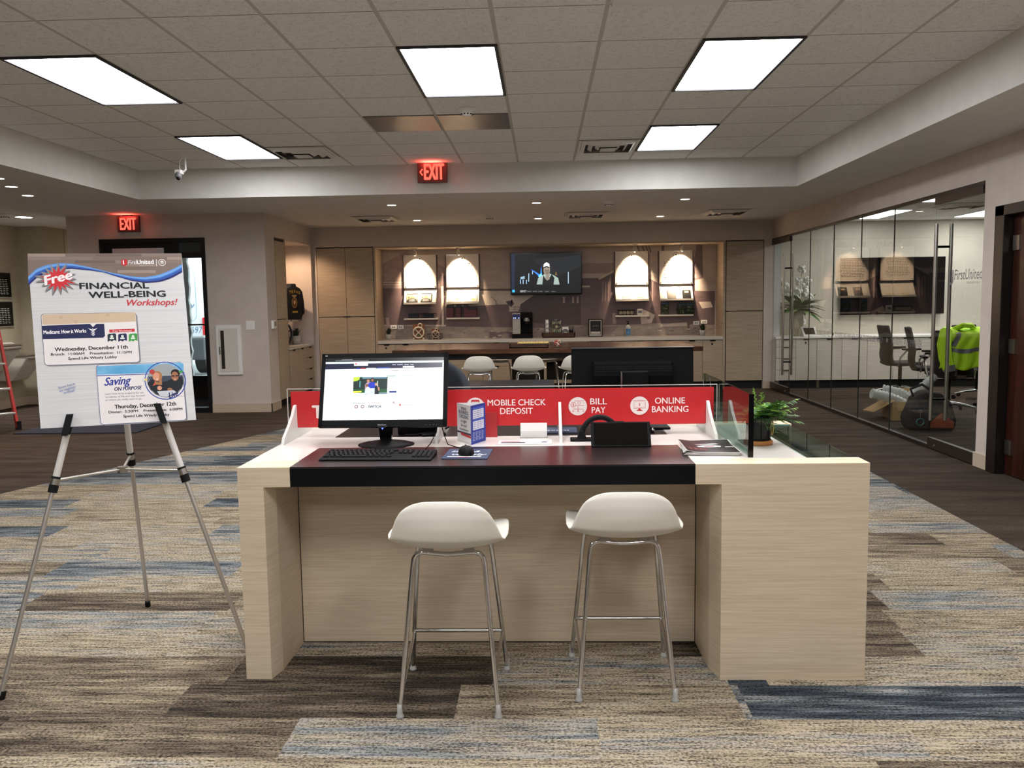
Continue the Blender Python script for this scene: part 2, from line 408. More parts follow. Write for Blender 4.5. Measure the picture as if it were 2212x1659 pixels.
# ================= room shell =================
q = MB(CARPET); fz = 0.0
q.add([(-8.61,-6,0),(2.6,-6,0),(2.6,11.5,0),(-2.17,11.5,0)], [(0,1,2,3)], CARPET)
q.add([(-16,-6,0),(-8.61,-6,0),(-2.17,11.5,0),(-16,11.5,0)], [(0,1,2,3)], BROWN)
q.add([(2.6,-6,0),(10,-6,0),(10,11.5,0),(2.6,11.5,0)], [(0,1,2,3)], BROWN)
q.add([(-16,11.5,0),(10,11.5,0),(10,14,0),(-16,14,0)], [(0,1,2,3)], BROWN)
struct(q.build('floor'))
q = MB(TILE); q.add([(XG0,-5,ZC),(XG1,-5,ZC),(XG1,YS,ZC),(XG0,YS,ZC)], [(3,2,1,0)]); struct(q.build('ceiling'))
q = MB(SOFF)
for x0,y0,x1,y1 in ((-14,YS,XR+.1,13.9),(XG1,-5,XR+.1,YS),(-14,-5,XG0,YS)): q.add([(x0,y0,ZS),(x1,y0,ZS),(x1,y1,ZS),(x0,y1,ZS)], [(3,2,1,0)])
struct(q.build('ceiling'))
q = MB(SOFF); q.add([(XR+.1,4,ZS),(10,4,ZS),(10,13.9,ZS),(XR+.1,13.9,ZS)], [(3,2,1,0)], TILE); struct(q.build('ceiling'))
for i,(a,b) in enumerate((((XG0,YS,ZS+.001),(XG1,YS+.06,ZC+.05)), ((XG1,-5,ZS+.001),(XG1+.06,YS+.06,ZC+.05)), ((XG0-.06,-5,ZS+.001),(XG0,YS+.06,ZC+.05)))):
    struct(wbox('trim_%d' % (i+1), a, b, SOFF))
# back wall around the display niche
q = MB(WALL)
q.box((XL,YB,2.288),(XR+.1,13.9,ZS)); q.box((XL,YB,0),(-3.53,13.9,2.288)); q.box((3.405,YB,0),(3.56,13.9,2.288)); q.box((-3.53,13.8,0),(3.405,13.9,2.288))
walls(q, 'wall_back')
# alcove side wall (faces +X)
q = MB(WALL)
q.box((XL-.5,YW+.12,2.312),(XL,13.9,ZS)); q.box((XL-.14,YW+.12,0),(XL,11.3,2.312)); q.box((XL-.5,13.08,0),(XL,13.9,2.312)); q.box((XL-.6,11.2,0),(XL-.5,13.9,ZS)); q.box((XL-.5,YW+.12,0),(XL-.14,11.3,2.312))
walls(q, 'wall_left')
# entrance wall (faces the room)
q = MB(WALL)
q.box((-6.19,YW,2.287),(XL,YW+.12,ZS)); q.box((-6.19,YW,0),(-5.76,YW+.12,2.287)); q.box((-4.37,YW,0),(XL-.0,YW+.12,2.287))
walls(q, 'wall_entrance')
for a,b in (((-4.37,YW-.012,0),(XL+.012,YW,.115)), ((-6.19,YW-.012,0),(-5.76,YW,.115))): struct(wbox('baseboard_entrance', a, b, BASEB))
struct(wbox('baseboard_left', (XL,YW-.012,0), (XL+.012,11.3,.115), BASEB))
struct(wbox('baseboard_back', (3.41,YB-.012,0), (XR,YB,.115), BASEB))
# right wall with the glass front
q = MB(WALL)
q.box((XR,6.95,2.295),(XR+.14,YB,ZS)); q.box((XR,6.742,0),(XR+.14,6.95,ZS)); q.box((XR,5.75,2.07),(XR+.14,6.742,ZS)); q.box((XR,-5,0),(XR+.14,5.75,ZS))
walls(q, 'wall_right')
struct(wbox('baseboard_right', (XR-.012,6.742,0), (XR,6.965,.115), BASEB)); struct(wbox('baseboard_right', (XR-.012,-5,0), (XR,5.70,.115), BASEB))
q = MB(WALL); q.box((-14,-5.1,0),(10,-5,3)); struct(q.build('wall_front'))
# hall at the left
q = MB(WALLL)
q.box((-7.78,2,0),(-7.62,12.1,ZS)); q.box((-7.78,12.1,0),(-7.2,12.6,ZS)); q.box((-7.62,12.8,0),(-7.5,13.9,ZS)); q.box((-7.5,13.8,0),(-6.19,13.95,ZS))
walls(q, 'wall_hall')
q = MB(WALLL); q.box((-7.5,12.62,2.2),(-7.2,12.8,ZS)); q.box((-14,-5,0),(-13.9,2.1,3)); q.box((-14,2,0),(-7.7,2.1,ZS)); walls(q, 'wall_hall')
q = MB(WALL); q.box((-6.19,YW+.12,0),(-6.05,13.9,ZS)); struct(q.build('wall_vestibule'))
struct(wbox('baseboard_hall', (-7.62,2.1,0), (-7.605,12.1,.12), BASEB)); struct(wbox('baseboard_hall', (-7.62,12.085,0), (-7.2,12.1,.12), BASEB))
# conference room shell
q = MB(CONFW); q.box((3.56,YM,0),(9,YM+.15,ZS)); walls(q, 'wall_conference')
q = MB(CONFW); q.box((8.6,4,0),(8.75,YM,ZS)); q.box((XR+.14,4,0),(8.6,4.1,ZS)); walls(q, 'wall_conference')
q = MB(pm('white_jamb','#c9c9c8',.5)); q.box((3.56,YB-.01,0),(3.66,YB+.1,2.24)); struct(q.build('trim_4'))
# tall closed parts behind everything so no daylight leaks
q = MB(SOFF); q.box((-14,-5.1,ZC+.06),(10,14,ZC+.1)); struct(q.build('ceiling'))
# ================= glass front of the conference room =================
ys = [12.238,11.364,10.46,9.568,8.694,7.798]
for i in range(5):
    q = MB(GLASS); q.box((XR+.004,ys[i+1]+.003,.03),(XR+.014,ys[i]-.003,2.27)); w = struct(q.build('window_%d' % (i+1)))
    if True:
        e = MB(pm('pane_joint','#1d2522',.3)); e.box((XR+.003,ys[i]-.0035,.03),(XR+.015,ys[i]+.0015,2.27)); e.build('pane_joint', w)
CHAN = pm('bronze_channel','#2d2521',.45,.3)
struct(wbox('trim_5', (XR-.01,7.8,0), (XR+.04,12.24,.035), CHAN)); struct(wbox('trim_6', (XR-.005,6.95,2.268), (XR+.04,13.19,2.297), CHAN))
def glass_door(n, y0, y1, hy, toph):
    d = struct(wbox('door_%d' % n, (XR+.004,y0,.1), (XR+.014,y1,2.2), GLASS))
    rail = pm('dark_metal_rail','#3a322d',.4,.4)
    wbox('bottom_rail', (XR-.012,y0,.008), (XR+.03,y1,.105), rail, d, bevel=.003)
    wbox('top_rail', (XR-.012,y0,toph), (XR+.03,y1,2.266), rail, d, bevel=.003)
    for x in (XR-.062, XR+.068):
        h = MB(STEEL); h.tube([(x,hy,.28),(x,hy,2.02)], .016, 12); h.build('pull_handle', d)
    c = MB(GLOSSB)
    for z in (.47,1.82): c.tube([(XR-.062,hy,z),(XR+.068,hy,z)], .011, 10)
    c.build('handle_standoff', d)
    k = MB(STEEL); k.cyl((XR-.02,hy+.02,.045), .012, .01, 12, axis='X'); k.build('lock', d)
    return d
d1 = glass_door(3, 6.965, 7.792, 7.63, 2.2); d2 = glass_door(4, 12.245, 13.18, 12.335, 2.2)
# lettering on the glass: reads from outside
def GT(q, y0):  # u runs towards the viewer (-Y)
    q.T = lambda u, v, d: (XR+.004-d, y0-u, v); q.step = .0005
TG = pm('frosted_grey_lettering','#77787a',.6)
q = MB(TG); GT(q, 11.25); q.text('OTHERS TO SPEND LIFE WISELY', 0, .912, .062, TG, w=.77)
q.d = 0; q.circ(.84,.945,.02,TG,12); q.text('TO INSPIRE AND EMPOWER OTHERS TO SPEND LIFE WISELY', .9, .912, .062, TG, w=1.45)
q.circ(2.46,.945,.024,TG,12); q.text('TO INSPIRE AND EMPOWER', 2.56, .912, .062, TG, w=.70)
tag(q.build('glass_lettering'), 'band of grey capital lettering running along the conference room glass', 'lettering')
q = MB(TG); GT(q, 7.50); q.text('FirstUnited', .085, 1.525, .085, TG, w=.46, shear=.12); q.text('SPEND LIFE WISELY', .30, 1.488, .016, TG, w=.22)
q.stroke([(.0,1.61),(.0,1.53),(.012,1.495),(.04,1.49),(.06,1.51),(.06,1.61)], .022, TG)
tag(q.build('door_logo'), 'grey frosted bank logo on the near glass door', 'logo')
# dark wooden door at the right edge
DFR = pm('espresso_door_frame','#17110f',.4); DLF = wood('mahogany_door', '#1d0d09', '#36170f', '#451e14', (20,20,1.6), .3)
q = MB(DFR); q.box((XR-.025,6.742-.13,0),(XR+.15,6.742,2.07)); q.box((XR-.025,5.75,1.99),(XR+.15,6.742,2.07)); q.box((XR-.025,5.75,0),(XR+.15,5.83,2.07)); q.box((XR+.06,6.56,0),(XR+.15,6.62,2.0))
d5 = struct(q.build('door_5', bevel=.004))
wbox('door_leaf', (XR+.05,5.83,.01), (XR+.095,6.60,1.985), DLF, d5)
for z in (.22,1.0,1.78): wbox('hinge', (XR+.034,6.50,z-.055), (XR+.052,6.585,z+.055), STEEL, d5)
# ================= entrance door and view outside =================
fb = FRAMEB
d = struct(wbox('door_1', (-5.76,YW-.02,2.235), (-4.37,YW+.08,2.287), fb))
for x0,x1 in ((-5.76,-5.70),(-4.80,-4.72),(-4.42,-4.37)): wbox('jamb', (x0,YW-.02,0), (x1,YW+.08,2.235), fb, d)
wbox('transom_bar', (-4.72,YW-.01,2.03), (-4.42,YW+.07,2.10), fb, d)
wbox('sill', (-4.72,YW-.01,0), (-4.42,YW+.07,.07), fb, d)
wbox('door_leaf', (-5.70,YW+.01,0), (-4.80,YW+.06,2.235), fb, d)
wbox('leaf_panel', (-5.60,YW+.0,.3), (-4.92,YW+.012,2.165), pm('frosted_glass_daylight_tone','#c4c6ca',.35), d)  # pale opaque base colour stands in for daylight coming through the frosted leaf
wbox('side_pane', (-4.72,YW+.03,.07), (-4.42,YW+.04,2.03), GLASS, d)
wbox('transom_pane', (-4.72,YW+.03,2.10), (-4.42,YW+.04,2.235), pm('transom_glass','#3c4043',.2), d)
# outer door
d = struct(wbox('door_2', (-6.05,12.58,2.16), (-4.1,12.66,2.3), fb))
wbox('jamb', (-6.05,12.58,0), (-5.46,12.66,2.16), fb, d); wbox('jamb', (-5.075,12.58,0), (-4.1,12.66,2.16), fb, d)
wbox('bottom_rail', (-5.46,12.58,0), (-5.075,12.66,.35), fb, d); wbox('push_bar', (-5.46,12.56,1.115), (-5.075,12.6,1.14), fb, d)
wbox('door_glass', (-5.46,12.61,.35), (-5.075,12.62,2.16), GLASS, d)
struct(wbox('wall_vestibule', (-6.05,12.58,2.3), (-4.1,12.66,ZS), WALL))
# weathered white post just outside
q = MB(pm('weathered_white_post','#e9ebec',.7)); rd = random.Random(3)
pts = [(-5.62,.0)]+[(-5.50+rd.uniform(-.018,.018), i*.1) for i in range(27)]+[(-5.62,2.6)]
q.prism(pts, 13.0, 13.06, 'Y'); tag(q.build('white_post'), 'rough white post outside the entrance door glass', 'post')
q = MB(pm('outdoor_concrete','#b9bab8',.8)); q.box((-16,14.0,-.08),(2,40,-.02)); struct(q.build('floor'))
q = MB(pm('outer_concrete_wall','#d9dde0',.8)); q.box((-16,33,-.05),(2,33.5,5)); struct(q.build('wall_outside'))
# van
VW = pm('van_white_paint','#e6ebf0',.3,coat=.4)
van = thing('van', 'white van with grey bumper and lettering parked outside the entrance', 'van', (-7.95,17.0,0), 0)
q = MB(VW); q.prism([(-1.0,.75),(-.96,1.1),(-.9,1.9),(-.8,2.35),(-.6,2.5),(.6,2.5),(.8,2.35),(.95,1.9),(1.02,1.1),(1.05,.75)], 0, 4.6, 'Y'); q.build('body', van, bevel=.05)
q = MB(pm('van_bumper_grey','#3d4045',.6)); q.box((-1.02,-.12,.32),(1.06,.1,.76)); q.build('bumper', van, bevel=.03)
q = MB(VW); q.T = lambda u,v,d: (u,-d-.002,v); q.step = .002
lt = pm('van_lettering_blue','#6d86a8',.5); lo = pm('van_panel_line','#aebccb',.5)
q.stroke([(.72,2.2),(.86,2.16),(.9,2.0),(.9,1.2),(.84,1.12),(.55,1.06)], .012, lo); q.text('Energy', .30, 1.38, .11, lt, w=.56, shear=.25); q.text('1-697', .66, .865, .13, lt, w=.33, shear=.15)
q.build('lettering', van)
q = MB(pm('tail_light_red','#d0202a',.2)); q.box((1.02,-.03,.82),(1.08,.05,1.18)); q.build('tail_light', van, bevel=.01)
for x in (-.85,.7):
    q = MB(pm('tyre_rubber','#141416',.8)); q.cyl((x,.6,.33), .33, .22, 24, axis='X'); q.build('wheel', van)
for x,z in ((.78,.62),):
    q = MB(pm('sensor_grey','#8d9298',.5)); q.cyl((x,-.14,z), .05, .02, 16, axis='Y'); q.build('tow_cover', van)
q = MB(pm('navy_mat','#222735',.9)); q.box((-5.95,9.15,.001),(-4.55,10.6,.014)); tag(q.build('floor_mat', bevel=.004), 'dark blue entrance mat on the carpet before the black framed door', 'mat')
# ================= ceiling fittings =================
PANEL = emis('light_panel_diffuser', (1,.985,1), 15.0)
LF = pm('light_frame_dark','#2c2b2e',.6)
def troffer(x, y, label, dark=True):
    t = thing('ceiling_light', label, 'ceiling light', (x,y,ZC), 0, 'square-grid ceiling light panels')
    q = MB(LF)
    for a,b in (((0,0,-.012),(.02,1.22,.0)),((.583,0,-.012),(.603,1.22,.0)),((.02,0,-.012),(.583,.02,.0)),((.02,1.2,-.012),(.583,1.22,.0))): q.box(a,b)
    q.build('frame', t)
    q = MB(PANEL); q.box((.022,.014,-.003),(.581,1.206,-.001)); q.build('diffuser', t)
    return t
GX = lambda k: -.25+.603*k
troffer(GX(-5), 5.14, 'large lit ceiling panel at the far left, nearer of the left pair')
troffer(GX(-5), 7.58, 'lit ceiling panel at the left beside the security camera')
troffer(GX(-1), 5.14, 'lit ceiling panel in the middle, above the smoke detector')
troffer(GX(2), 5.14, 'large lit ceiling panel at the right, nearer of the right pair')
troffer(GX(2), 7.58, 'small looking lit ceiling panel at the right beside the square vent')
for x,y in ((-5,2.7),(-1,2.7),(2,2.7),(-5,.26),(2,.26),(-1,.26),(-3,-2.2),(1,-2.2)): troffer(GX(x), y, 'lit ceiling panel of the grid above and behind the viewer, out of frame')
def vent(x, y, z, label, w=.58, group='square ceiling vents'):
    t = thing('air_vent', label, 'air vent', (x,y,z), 0, group)
    q = MB(VENTD); q.box((-w/2,-w/2,-.004),(w/2,w/2,0)); q.build('dark_throat', t)
    def ring(r0, z0, r1, z1):
        vs = []
        for r_,z_ in ((r0,z0),(r1,z1)): vs += [(-r_,-r_,z_),(r_,-r_,z_),(r_,r_,z_),(-r_,r_,z_)]
        return vs, [(e, (e+1)%4, 4+(e+1)%4, 4+e) for e in range(4)]
    q = MB(VENTM); q.add(*ring(w*.5,-.006,w*.455,-.006)); q.add(*ring(w*.5,-.006,w*.5,0)); q.build('flange', t)
    for k in (.45,.33,.21):
        q = MB(VENTM); q.add(*ring(w*k,-.007,w*(k-.062),-.034)); q.build('louvre_ring', t)
    q = MB(VENTM); q.box((-w*.13,-w*.13,-.05),(w*.13,w*.13,-.042)); q.build('centre_plate', t)
    return t
vent(-2.36, 8.485, ZC, 'square vent in the tiled ceiling beside the left light panel')
vent(.655, 8.485, ZC, 'square vent in the tiled ceiling beside the right light panel')
vent(-2.31, 11.86, ZS, 'square vent in the lowered ceiling above the tall left cabinets')
vent(.61, 11.86, ZS, 'square vent in the lowered ceiling above the wall television')
vent(2.54, 11.86, ZS, 'square vent in the lowered ceiling above the tall right cabinet')
vent(5.6, 11.6, ZS, 'vent in the conference room ceiling seen through glass')
GP = pm('grey_metal_panel','#64615f',.3,.15)
for x,l in ((-2,'grey metal ceiling panel, left of the dark pair by the smoke detector'),(-1,'grey metal ceiling panel, right of the dark pair by the smoke detector')):
    q = MB(GP); q.box((GX(x)+.012,6.975,ZC-.006),(GX(x+1)-.012,7.575,ZC)); tag(q.build('ceiling_panel', bevel=.002), l, 'ceiling panel', 'dark metal ceiling panels')
q = MB(VENTM); q.box((GX(1)+.02,3.95,ZC-.012),(GX(2)-.02,4.54,ZC)); tag(q.build('return_grille', bevel=.004), 'unlit return grille cut off by the top edge of the picture', 'vent')
DL = emis('downlight_lens', (1,.90,.74), 14.0); DLC = emis('downlight_cool_lens', (1,.97,1), 24.0)
def downlight(x, y, label, r=.055, z=ZS, m=None, g='round downlights in the lowered ceiling', en=58):
    t = thing('downlight', label, 'downlight', (x,y,z), 0, g)
    q = MB(VENTM); q.lathe([(r+.014,0),(r+.012,-.004),(r,-.005),(r-.002,0)], n=24); q.build('trim_ring', t)
    q = MB(m or DL); q.disc((0,0,-.002), r-.002, 24); q.build('lens', t)
    Ld = bpy.data.lights.new('downlight_beam','SPOT'); Ld.energy = en; Ld.color = (1,.78,.58) if m is None else (1,.97,.98); Ld.spot_size = R(120); Ld.spot_blend = 1; Ld.shadow_soft_size = r
    o = bpy.data.objects.new('downlight_beam', Ld); COL.objects.link(o); o.location = (x,y,z-.02)
    return t
for x,y,l in ((-1.82,10.35,'front left downlight over the wooden table'),(-.06,10.4,'front middle downlight over the wooden table'),(1.72,10.33,'front right downlight over the wooden table'),
              (-1.80,12.29,'rear left downlight by the display wall'),(-.05,12.35,'rear middle downlight by the display wall'),(1.70,12.35,'rear right downlight by the display wall')): downlight(x,y,l)
downlight(-4.96,7.67,'left hall downlight cut by the picture edge'); downlight(-5.17,8.2,'left hall downlight, second of the slanting row'); downlight(-5.41,8.85,'left hall downlight, farthest of the slanting row')
downlight(-6.73,10.89,'bright large round ceiling light above the drinking fountains', .10, ZS, DLC, 'large round hall light', 190)
downlight(-6.75,12.85,'hall downlight beyond the entrance wall, out of sight')
downlight(5.12,12.3,'small downlight in the conference room ceiling', .05)
def detector(x, y, z, label, r=.06):
    t = thing('smoke_detector', label, 'smoke detector', (x,y,z), 0, 'ceiling smoke detectors')
    q = MB(WHITE); q.lathe([(.001,0),(r*1.3,0),(r*1.3,-.008),(r,-.02),(r*.8,-.035)], n=24); q.build('base', t)
    q = MB(WHITE); q.lathe([(r*.8,-.035),(r*.62,-.055),(.001,-.058)], n=24); q.build('dome', t)
    q = MB(MATTEB)
    for k in range(10): a = 2*pi*k/10; q.box((cos(a)*r*.72-.006,sin(a)*r*.72-.006,-.048),(cos(a)*r*.72+.006,sin(a)*r*.72+.006,-.04))
    q.build('sensor_slots', t)
    return t
detector(-.58,6.79,ZC,'white smoke detector on the tile behind the middle light panel'); detector(-.72,11.83,ZS,'round white smoke detector in the lowered ceiling left of centre')
detector(.815,10.41,ZS,'white smoke detector in the lowered ceiling right of centre'); detector(-6.72,10.48,ZS,'smoke detector beside the bright round hall light')
for x,y,l in ((-.05,11.65,'small flat sprinkler cap between the middle downlights'),(-4.78,8.68,'faint round sprinkler cap in the left lowered ceiling')):
    q = MB(VENTM); q.lathe([(.001,-.006),(.05,-.006),(.055,0)], n=20); tag(q.build('sprinkler_cap', loc=(x,y,ZS)), l, 'sprinkler cap', 'flat sprinkler caps')
# security camera
t = thing('security_camera', 'white and grey camera hanging from the tiled ceiling at the left', 'security camera', (-3.62,8.64,ZC))
q = MB(WHITE); q.tube([(0,0,0),(0,0,-.13)], .009, 10); q.cyl((0,0,-.008), .03, .008, 16); q.tube([(0,0,-.12),(-.02,0,-.14),(-.05,-.01,-.145)], .012, 8); q.build('mount', t)
q = MB(WHITE); q.tube([(-.015,0,-.005),(-.055,0,-.03),(-.06,0,-.08),(-.06,0,-.13)], .004, 6); q.build('cable', t)
q = MB(WHITE); q.box((-.10,-.05,-.17),(-.03,.03,-.125)); q.build('housing', t, bevel=.008)
q = MB(pm('camera_grey','#77777a',.4)); q.ball((-.065,-.03,-.185), .036, 16, sc=(1,1,1.2)); q.build('body', t)
q = MB(GLOSSB); q.ball((-.06,-.05,-.215), .02, 12); q.build('lens', t)
# exit signs
EXR = emis('exit_letter_glow', (1,.07,.045), 2.4)
def exit_sign(x, y, z, w, h, label, arrow):
    t = thing('exit_sign', label, 'exit sign', (x,y,z))
    q = MB(pm('exit_housing','#5c3a39',.5)); q.box((-w/2,0,-h),(w/2,.045,0)); q.build('housing', t, bevel=.004)
    q = MB(BLACK); q.box((-.07,.0,0),(.05,.05,.022)); q.build('mount', t)
    q = MB(EXR); q.T = lambda u,v,d: (u,-d,v); q.step = .002
    if arrow:
        q.text('EXIT', -.085, -h*.86, h*.74, EXR, w=.21, bold=.03); q.stroke([(-.105,-h*.36),(-.132,-h*.5),(-.105,-h*.66)], .016, EXR)
    else: q.text('EXIT', 0, -h*.86, h*.74, EXR, w=.205, align='C', bold=.03)
    q.build('letters', t); 
    return t
exit_sign(-1.18,9.29,2.925,.325,.225,'red exit sign with left arrow on the ceiling drop','<')
exit_sign(-5.345,YW-.05,2.575,.285,.20,'red exit sign above the black entrance door',None)
L = bpy.data.lights.new('exit_glow','AREA'); L.energy=1.5; L.size=.2; L.color=(1,.08,.05); o=bpy.data.objects.new('exit_glow',L); COL.objects.link(o); o.location=(-1.18,9.25,2.86); o.rotation_euler=(R(180),0,0)
L2 = L.copy(); o=bpy.data.objects.new('exit_glow',L2); COL.objects.link(o); o.location=(-5.345,YW-.09,2.53); o.rotation_euler=(R(180),0,0)
# wall fittings at the left
t = thing('extinguisher_cabinet', 'white wall cabinet with narrow window slot beside the entrance door', 'cabinet', (-4.11,YW,.5))
q = MB(WHITE); q.box((-.165,-.03,0),(.165,0,.65)); q.build('frame', t, bevel=.004)
q = MB(pm('cabinet_door_white','#d9d5cd',.4)); q.box((-.125,-.037,.04),(.125,-.03,.61)); q.build('door', t, bevel=.003)
q = MB(pm('smoked_window','#35322f',.15)); q.box((-.10,-.040,.08),(-.055,-.037,.58)); q.build('window', t)
q = MB(STEEL); q.box((-.122,-.05,.27),(-.108,-.037,.37)); q.build('handle', t)
t = thing('light_switch', 'double white light switch right of the wall cabinet', 'light switch', (-3.82,YW,1.085))
q = MB(WHITE); q.box((-.058,-.008,0),(.058,0,.118)); q.build('plate', t, bevel=.002)
for x in (-.023,.023): q = MB(WHITE); q.box((x-.016,-.013,.025),(x+.016,-.008,.093)); q.build('rocker', t, bevel=.002)
t = thing('thermostat', 'small white thermostat on the wall before the alcove cabinet', 'thermostat', (XL,11.1,1.09), R(90))
q = MB(WHITE); q.box((-.06,-.03,0),(.06,0,.11)); q.build('case', t, bevel=.006)
q = MB(pm('lcd_grey','#6b6b60',.3)); q.box((-.01,-.032,.035),(.045,-.03,.095)); q.build('display', t)
# plaques, fountains, ladder in the hall
for z,l in ((1.56,'upper black framed notice board on the hall wall'),(1.15,'lower black framed notice board on the hall wall')):
    t = thing('notice_plaque', l, 'notice board', (-7.62,11.52,z), R(90), 'black notices on the hall wall')
    q = MB(ALU); q.box((-.37,-.02,0),(.37,0,.37)); q.build('frame', t)
    q = MB(GLOSSB); q.T = lambda u,v,d: (u,-.021-d,v); q.step=.001; w_ = ink('#b9b9b4'); q.rect(-.355,.015,.355,.355,GLOSSB)
    q.circ(0,.31,.03,w_,14)
    for i in range(9): q.greek(-.29,.255-i*.025,.29,.008,w_,9,i)
    q.build('notice', t)
def fountain(y, z, label):
    t = thing('drinking_fountain', label, 'drinking fountain', (-7.62,y,z), R(90), 'pair of wall drinking fountains')
    w_ = pm('fountain_white','#d5d0c2',.35)
    q = MB(w_); q.prism([(0,-.34),(-.22,-.34),(-.40,-.12),(-.46,-.02),(-.46,0),(0,0)], -.20, .20, 'X'); q.build('body', t, bevel=.02)
    q = MB(w_); q.prism([(0,0),(-.12,0),(-.12,.10),(-.08,.17),(0,.20)], -.20, .20, 'X'); q.build('back_housing', t, bevel=.02)
    q = MB(STEEL); q.box((-.21,-.47,-.002),(.21,-.12,.028)); q.build('basin', t, bevel=.012)
    q = MB(STEEL); q.tube([(.1,-.16,.02),(.1,-.16,.08),(.08,-.19,.1),(.05,-.21,.09)], .011, 8); q.build('spout', t)
    q = MB(STEEL); q.tube([(-.16,-.475,-.03),(.16,-.475,-.03)], .014, 8); q.build('push_bar', t)
fountain(11.12,.90,'higher white drinking fountain at the left picture edge'); fountain(11.62,.74,'lower white drinking fountain in the hall corner')
t = thing('step_ladder', 'red fibreglass step ladder standing at the left picture edge', 'ladder', (-6.64,9.59,0), R(50))
def LR(sx, f, z):
    k = z/1.8; return (sx*(.28-.09*k*1.0), (-.42 if f else .40)*(1-k*.93), z)
for sx in (-1,1):
    for f in (0,1):
        a, b = Vector(LR(sx,f,.0)), Vector(LR(sx,f,1.8)); q = MB(RED)
        q.obox((a+b)/2, (.028,0,0), (0,.06,0), b-a, RED); rl = q.build('front_rail' if f else 'rear_rail', t)
        q = MB(MATTEB); q.obox(a+Vector((sx*.005,0,.05)), (.04,0,0), (0,.09,0), (0,0,.10)); q.build('foot', rl)
for z in (.205,.49,.78,1.07,1.36):
    a, b = Vector(LR(-1,1,z)), Vector(LR(1,1,z)); q = MB(ALU); q.box((a.x,a.y-.04,z-.025),(b.x,a.y+.05,z)); q.build('step', t, bevel=.004)
    a, b = Vector(LR(-1,0,z)), Vector(LR(1,0,z)); q = MB(ALU); q.tube([a,b], .01, 8); q.build('rear_brace', t)
q = MB(RED); q.box((-.2,-.1,1.79),(.2,.1,1.83)); q.build('top_cap', t, bevel=.01)
# ================= display niche =================
MU = lambda px, py: (-2.62+(px-820)*.007415, .825+(731-py-(px-820)*.0110)*.00743)
q = MB(OAKD)
q.box((-2.63,YB,.0),(-2.60,13.8,2.288)); q.box((2.785,YB,0),(2.82,13.8,2.288)); q.box((-2.60,YB,2.262),(2.785,13.8,2.288))
struct(q.build('trim_7'))
def muralmat(name, c, v=.12):
    t = NT(name); a = t.noise(t.mapped((5, 5, 14)), 1, 5, .65); k = rgb(c)[:3]
    t.l(t.ramp(a, [(.3, tuple(x*(1-v) for x in k)), (.7, tuple(x*(1+v) for x in k))]), t.b.inputs['Base Color']); t.b.inputs['Roughness'].default_value = .45; return t.m
MA = muralmat('mural_dusk', '#a18c88'); MB_ = muralmat('mural_dark', '#6d5b5c'); MC = muralmat('mural_sky', '#c2b2a6'); MD = muralmat('mural_ground', '#93877f', .3)
ME = muralmat('mural_light', '#d0c2b3'); MF = muralmat('mural_shadow', '#4f4243'); MG = muralmat('mural_roof', '#aa968e', .2); MH = muralmat('mural_midtone', '#80706e', .25)
q = MB(MC); q.box((-2.60,YM,.78),(2.785,13.8,2.262), MC); q.T = lambda u,v,d: (u,YM-d,v); q.step = .0001
def mp(pts, m): q.poly([MU(*p) for p in pts], m)
mp([(822,568),(875,540),(1028,604),(1028,612),(822,604)], MG)            # barn roof
mp([(822,604),(950,604),(950,622),(822,622)], MA); mp([(822,620),(962,620),(962,700),(822,700)], MB_)
for y in (606,611): mp([(822,y),(948,y),(948,y+1.6),(822,y+1.6)], ME)
mp([(948,590),(1028,606),(1028,625),(948,620)], MH)
mp([(1028,622),(1105,622),(1105,627),(1028,626)], MB_)
mp([(960,625),(1110,627),(1110,670),(960,660)], ME); mp([(951,616),(957,616),(955,712),(951,712)], ME)
mp([(1048,660),(1052,648),(1062,638),(1072,648),(1076,660)], MA); mp([(1050,660),(1052,648),(1062,640),(1070,650),(1070,660)], ME)
mp([(960,662),(1110,655),(1260,650),(1260,706),(960,712)], MB_)
mp([(1100,650),(1180,640),(1182,660),(1150,668),(1100,672)], MC); mp([(1105,645),(1111,655),(1104,662),(1092,650),(1108,647)], MF)
mp([(1155,636),(1190,636),(1190,700),(1150,696),(1120,676),(1125,656)], MF)
for x in (1108,1118): 
    for y in (661,666,671,676): mp([(x,y),(x+8,y),(x+8,y+2),(x,y+2)], MH)
mp([(1180,632),(1330,632),(1330,700),(1180,702)], MF); mp([(1257,600),(1305,600),(1330,582),(1395,596),(1425,612),(1500,628),(1547,630),(1547,706),(1257,706)], MB_)
mp([(1257,568),(1330,568),(1330,590),(1257,590)], MA); mp([(1252,616),(1278,616),(1276,620),(1252,620)], ME)
for x in (1218,1238,1248): mp([(x,640),(x+4,640),(x+4,654),(x,654)], MA)
mp([(1295,600),(1330,582),(1331,586),(1297,604)], ME); mp([(1402,583),(1425,595),(1424,600),(1402,589)], ME)
for x in (1304,1310,1317,1406,1412): mp([(x,610),(x+2,606),(x+1,650),(x-1,650)], MA)
mp([(1500,584),(1506,530),(1519,530),(1521,600),(1498,606),(1495,602),(1507,600)], MH); mp([(1432,530),(1438,530),(1438,542),(1432,542)], MH)
for x in (1378,1388,1396,1402): mp([(x,530),(x+2.5,530),(x+9,546),(x+6,546)], MH)
mp([(1512,652),(1538,652),(1543,664),(1520,667)], ME); mp([(1498,630),(1547,629),(1547,646),(1500,640)], MB_)
mp([(1325,676),(1332,676),(1334,699),(1326,699)], MA); mp([(1392,668),(1418,680),(1410,698),(1388,700),(1386,682)], MC); mp([(1400,682),(1406,680),(1408,688),(1402,690)], MH)
mp([(822,702),(960,704),(1190,708),(1240,702),(1330,702),(1430,698),(1547,702),(1547,735),(822,737)], MD)
mp([(1055,716),(1150,714),(1150,735),(1100,735),(1100,720),(1085,720),(1080,735),(1055,735)], MB_)
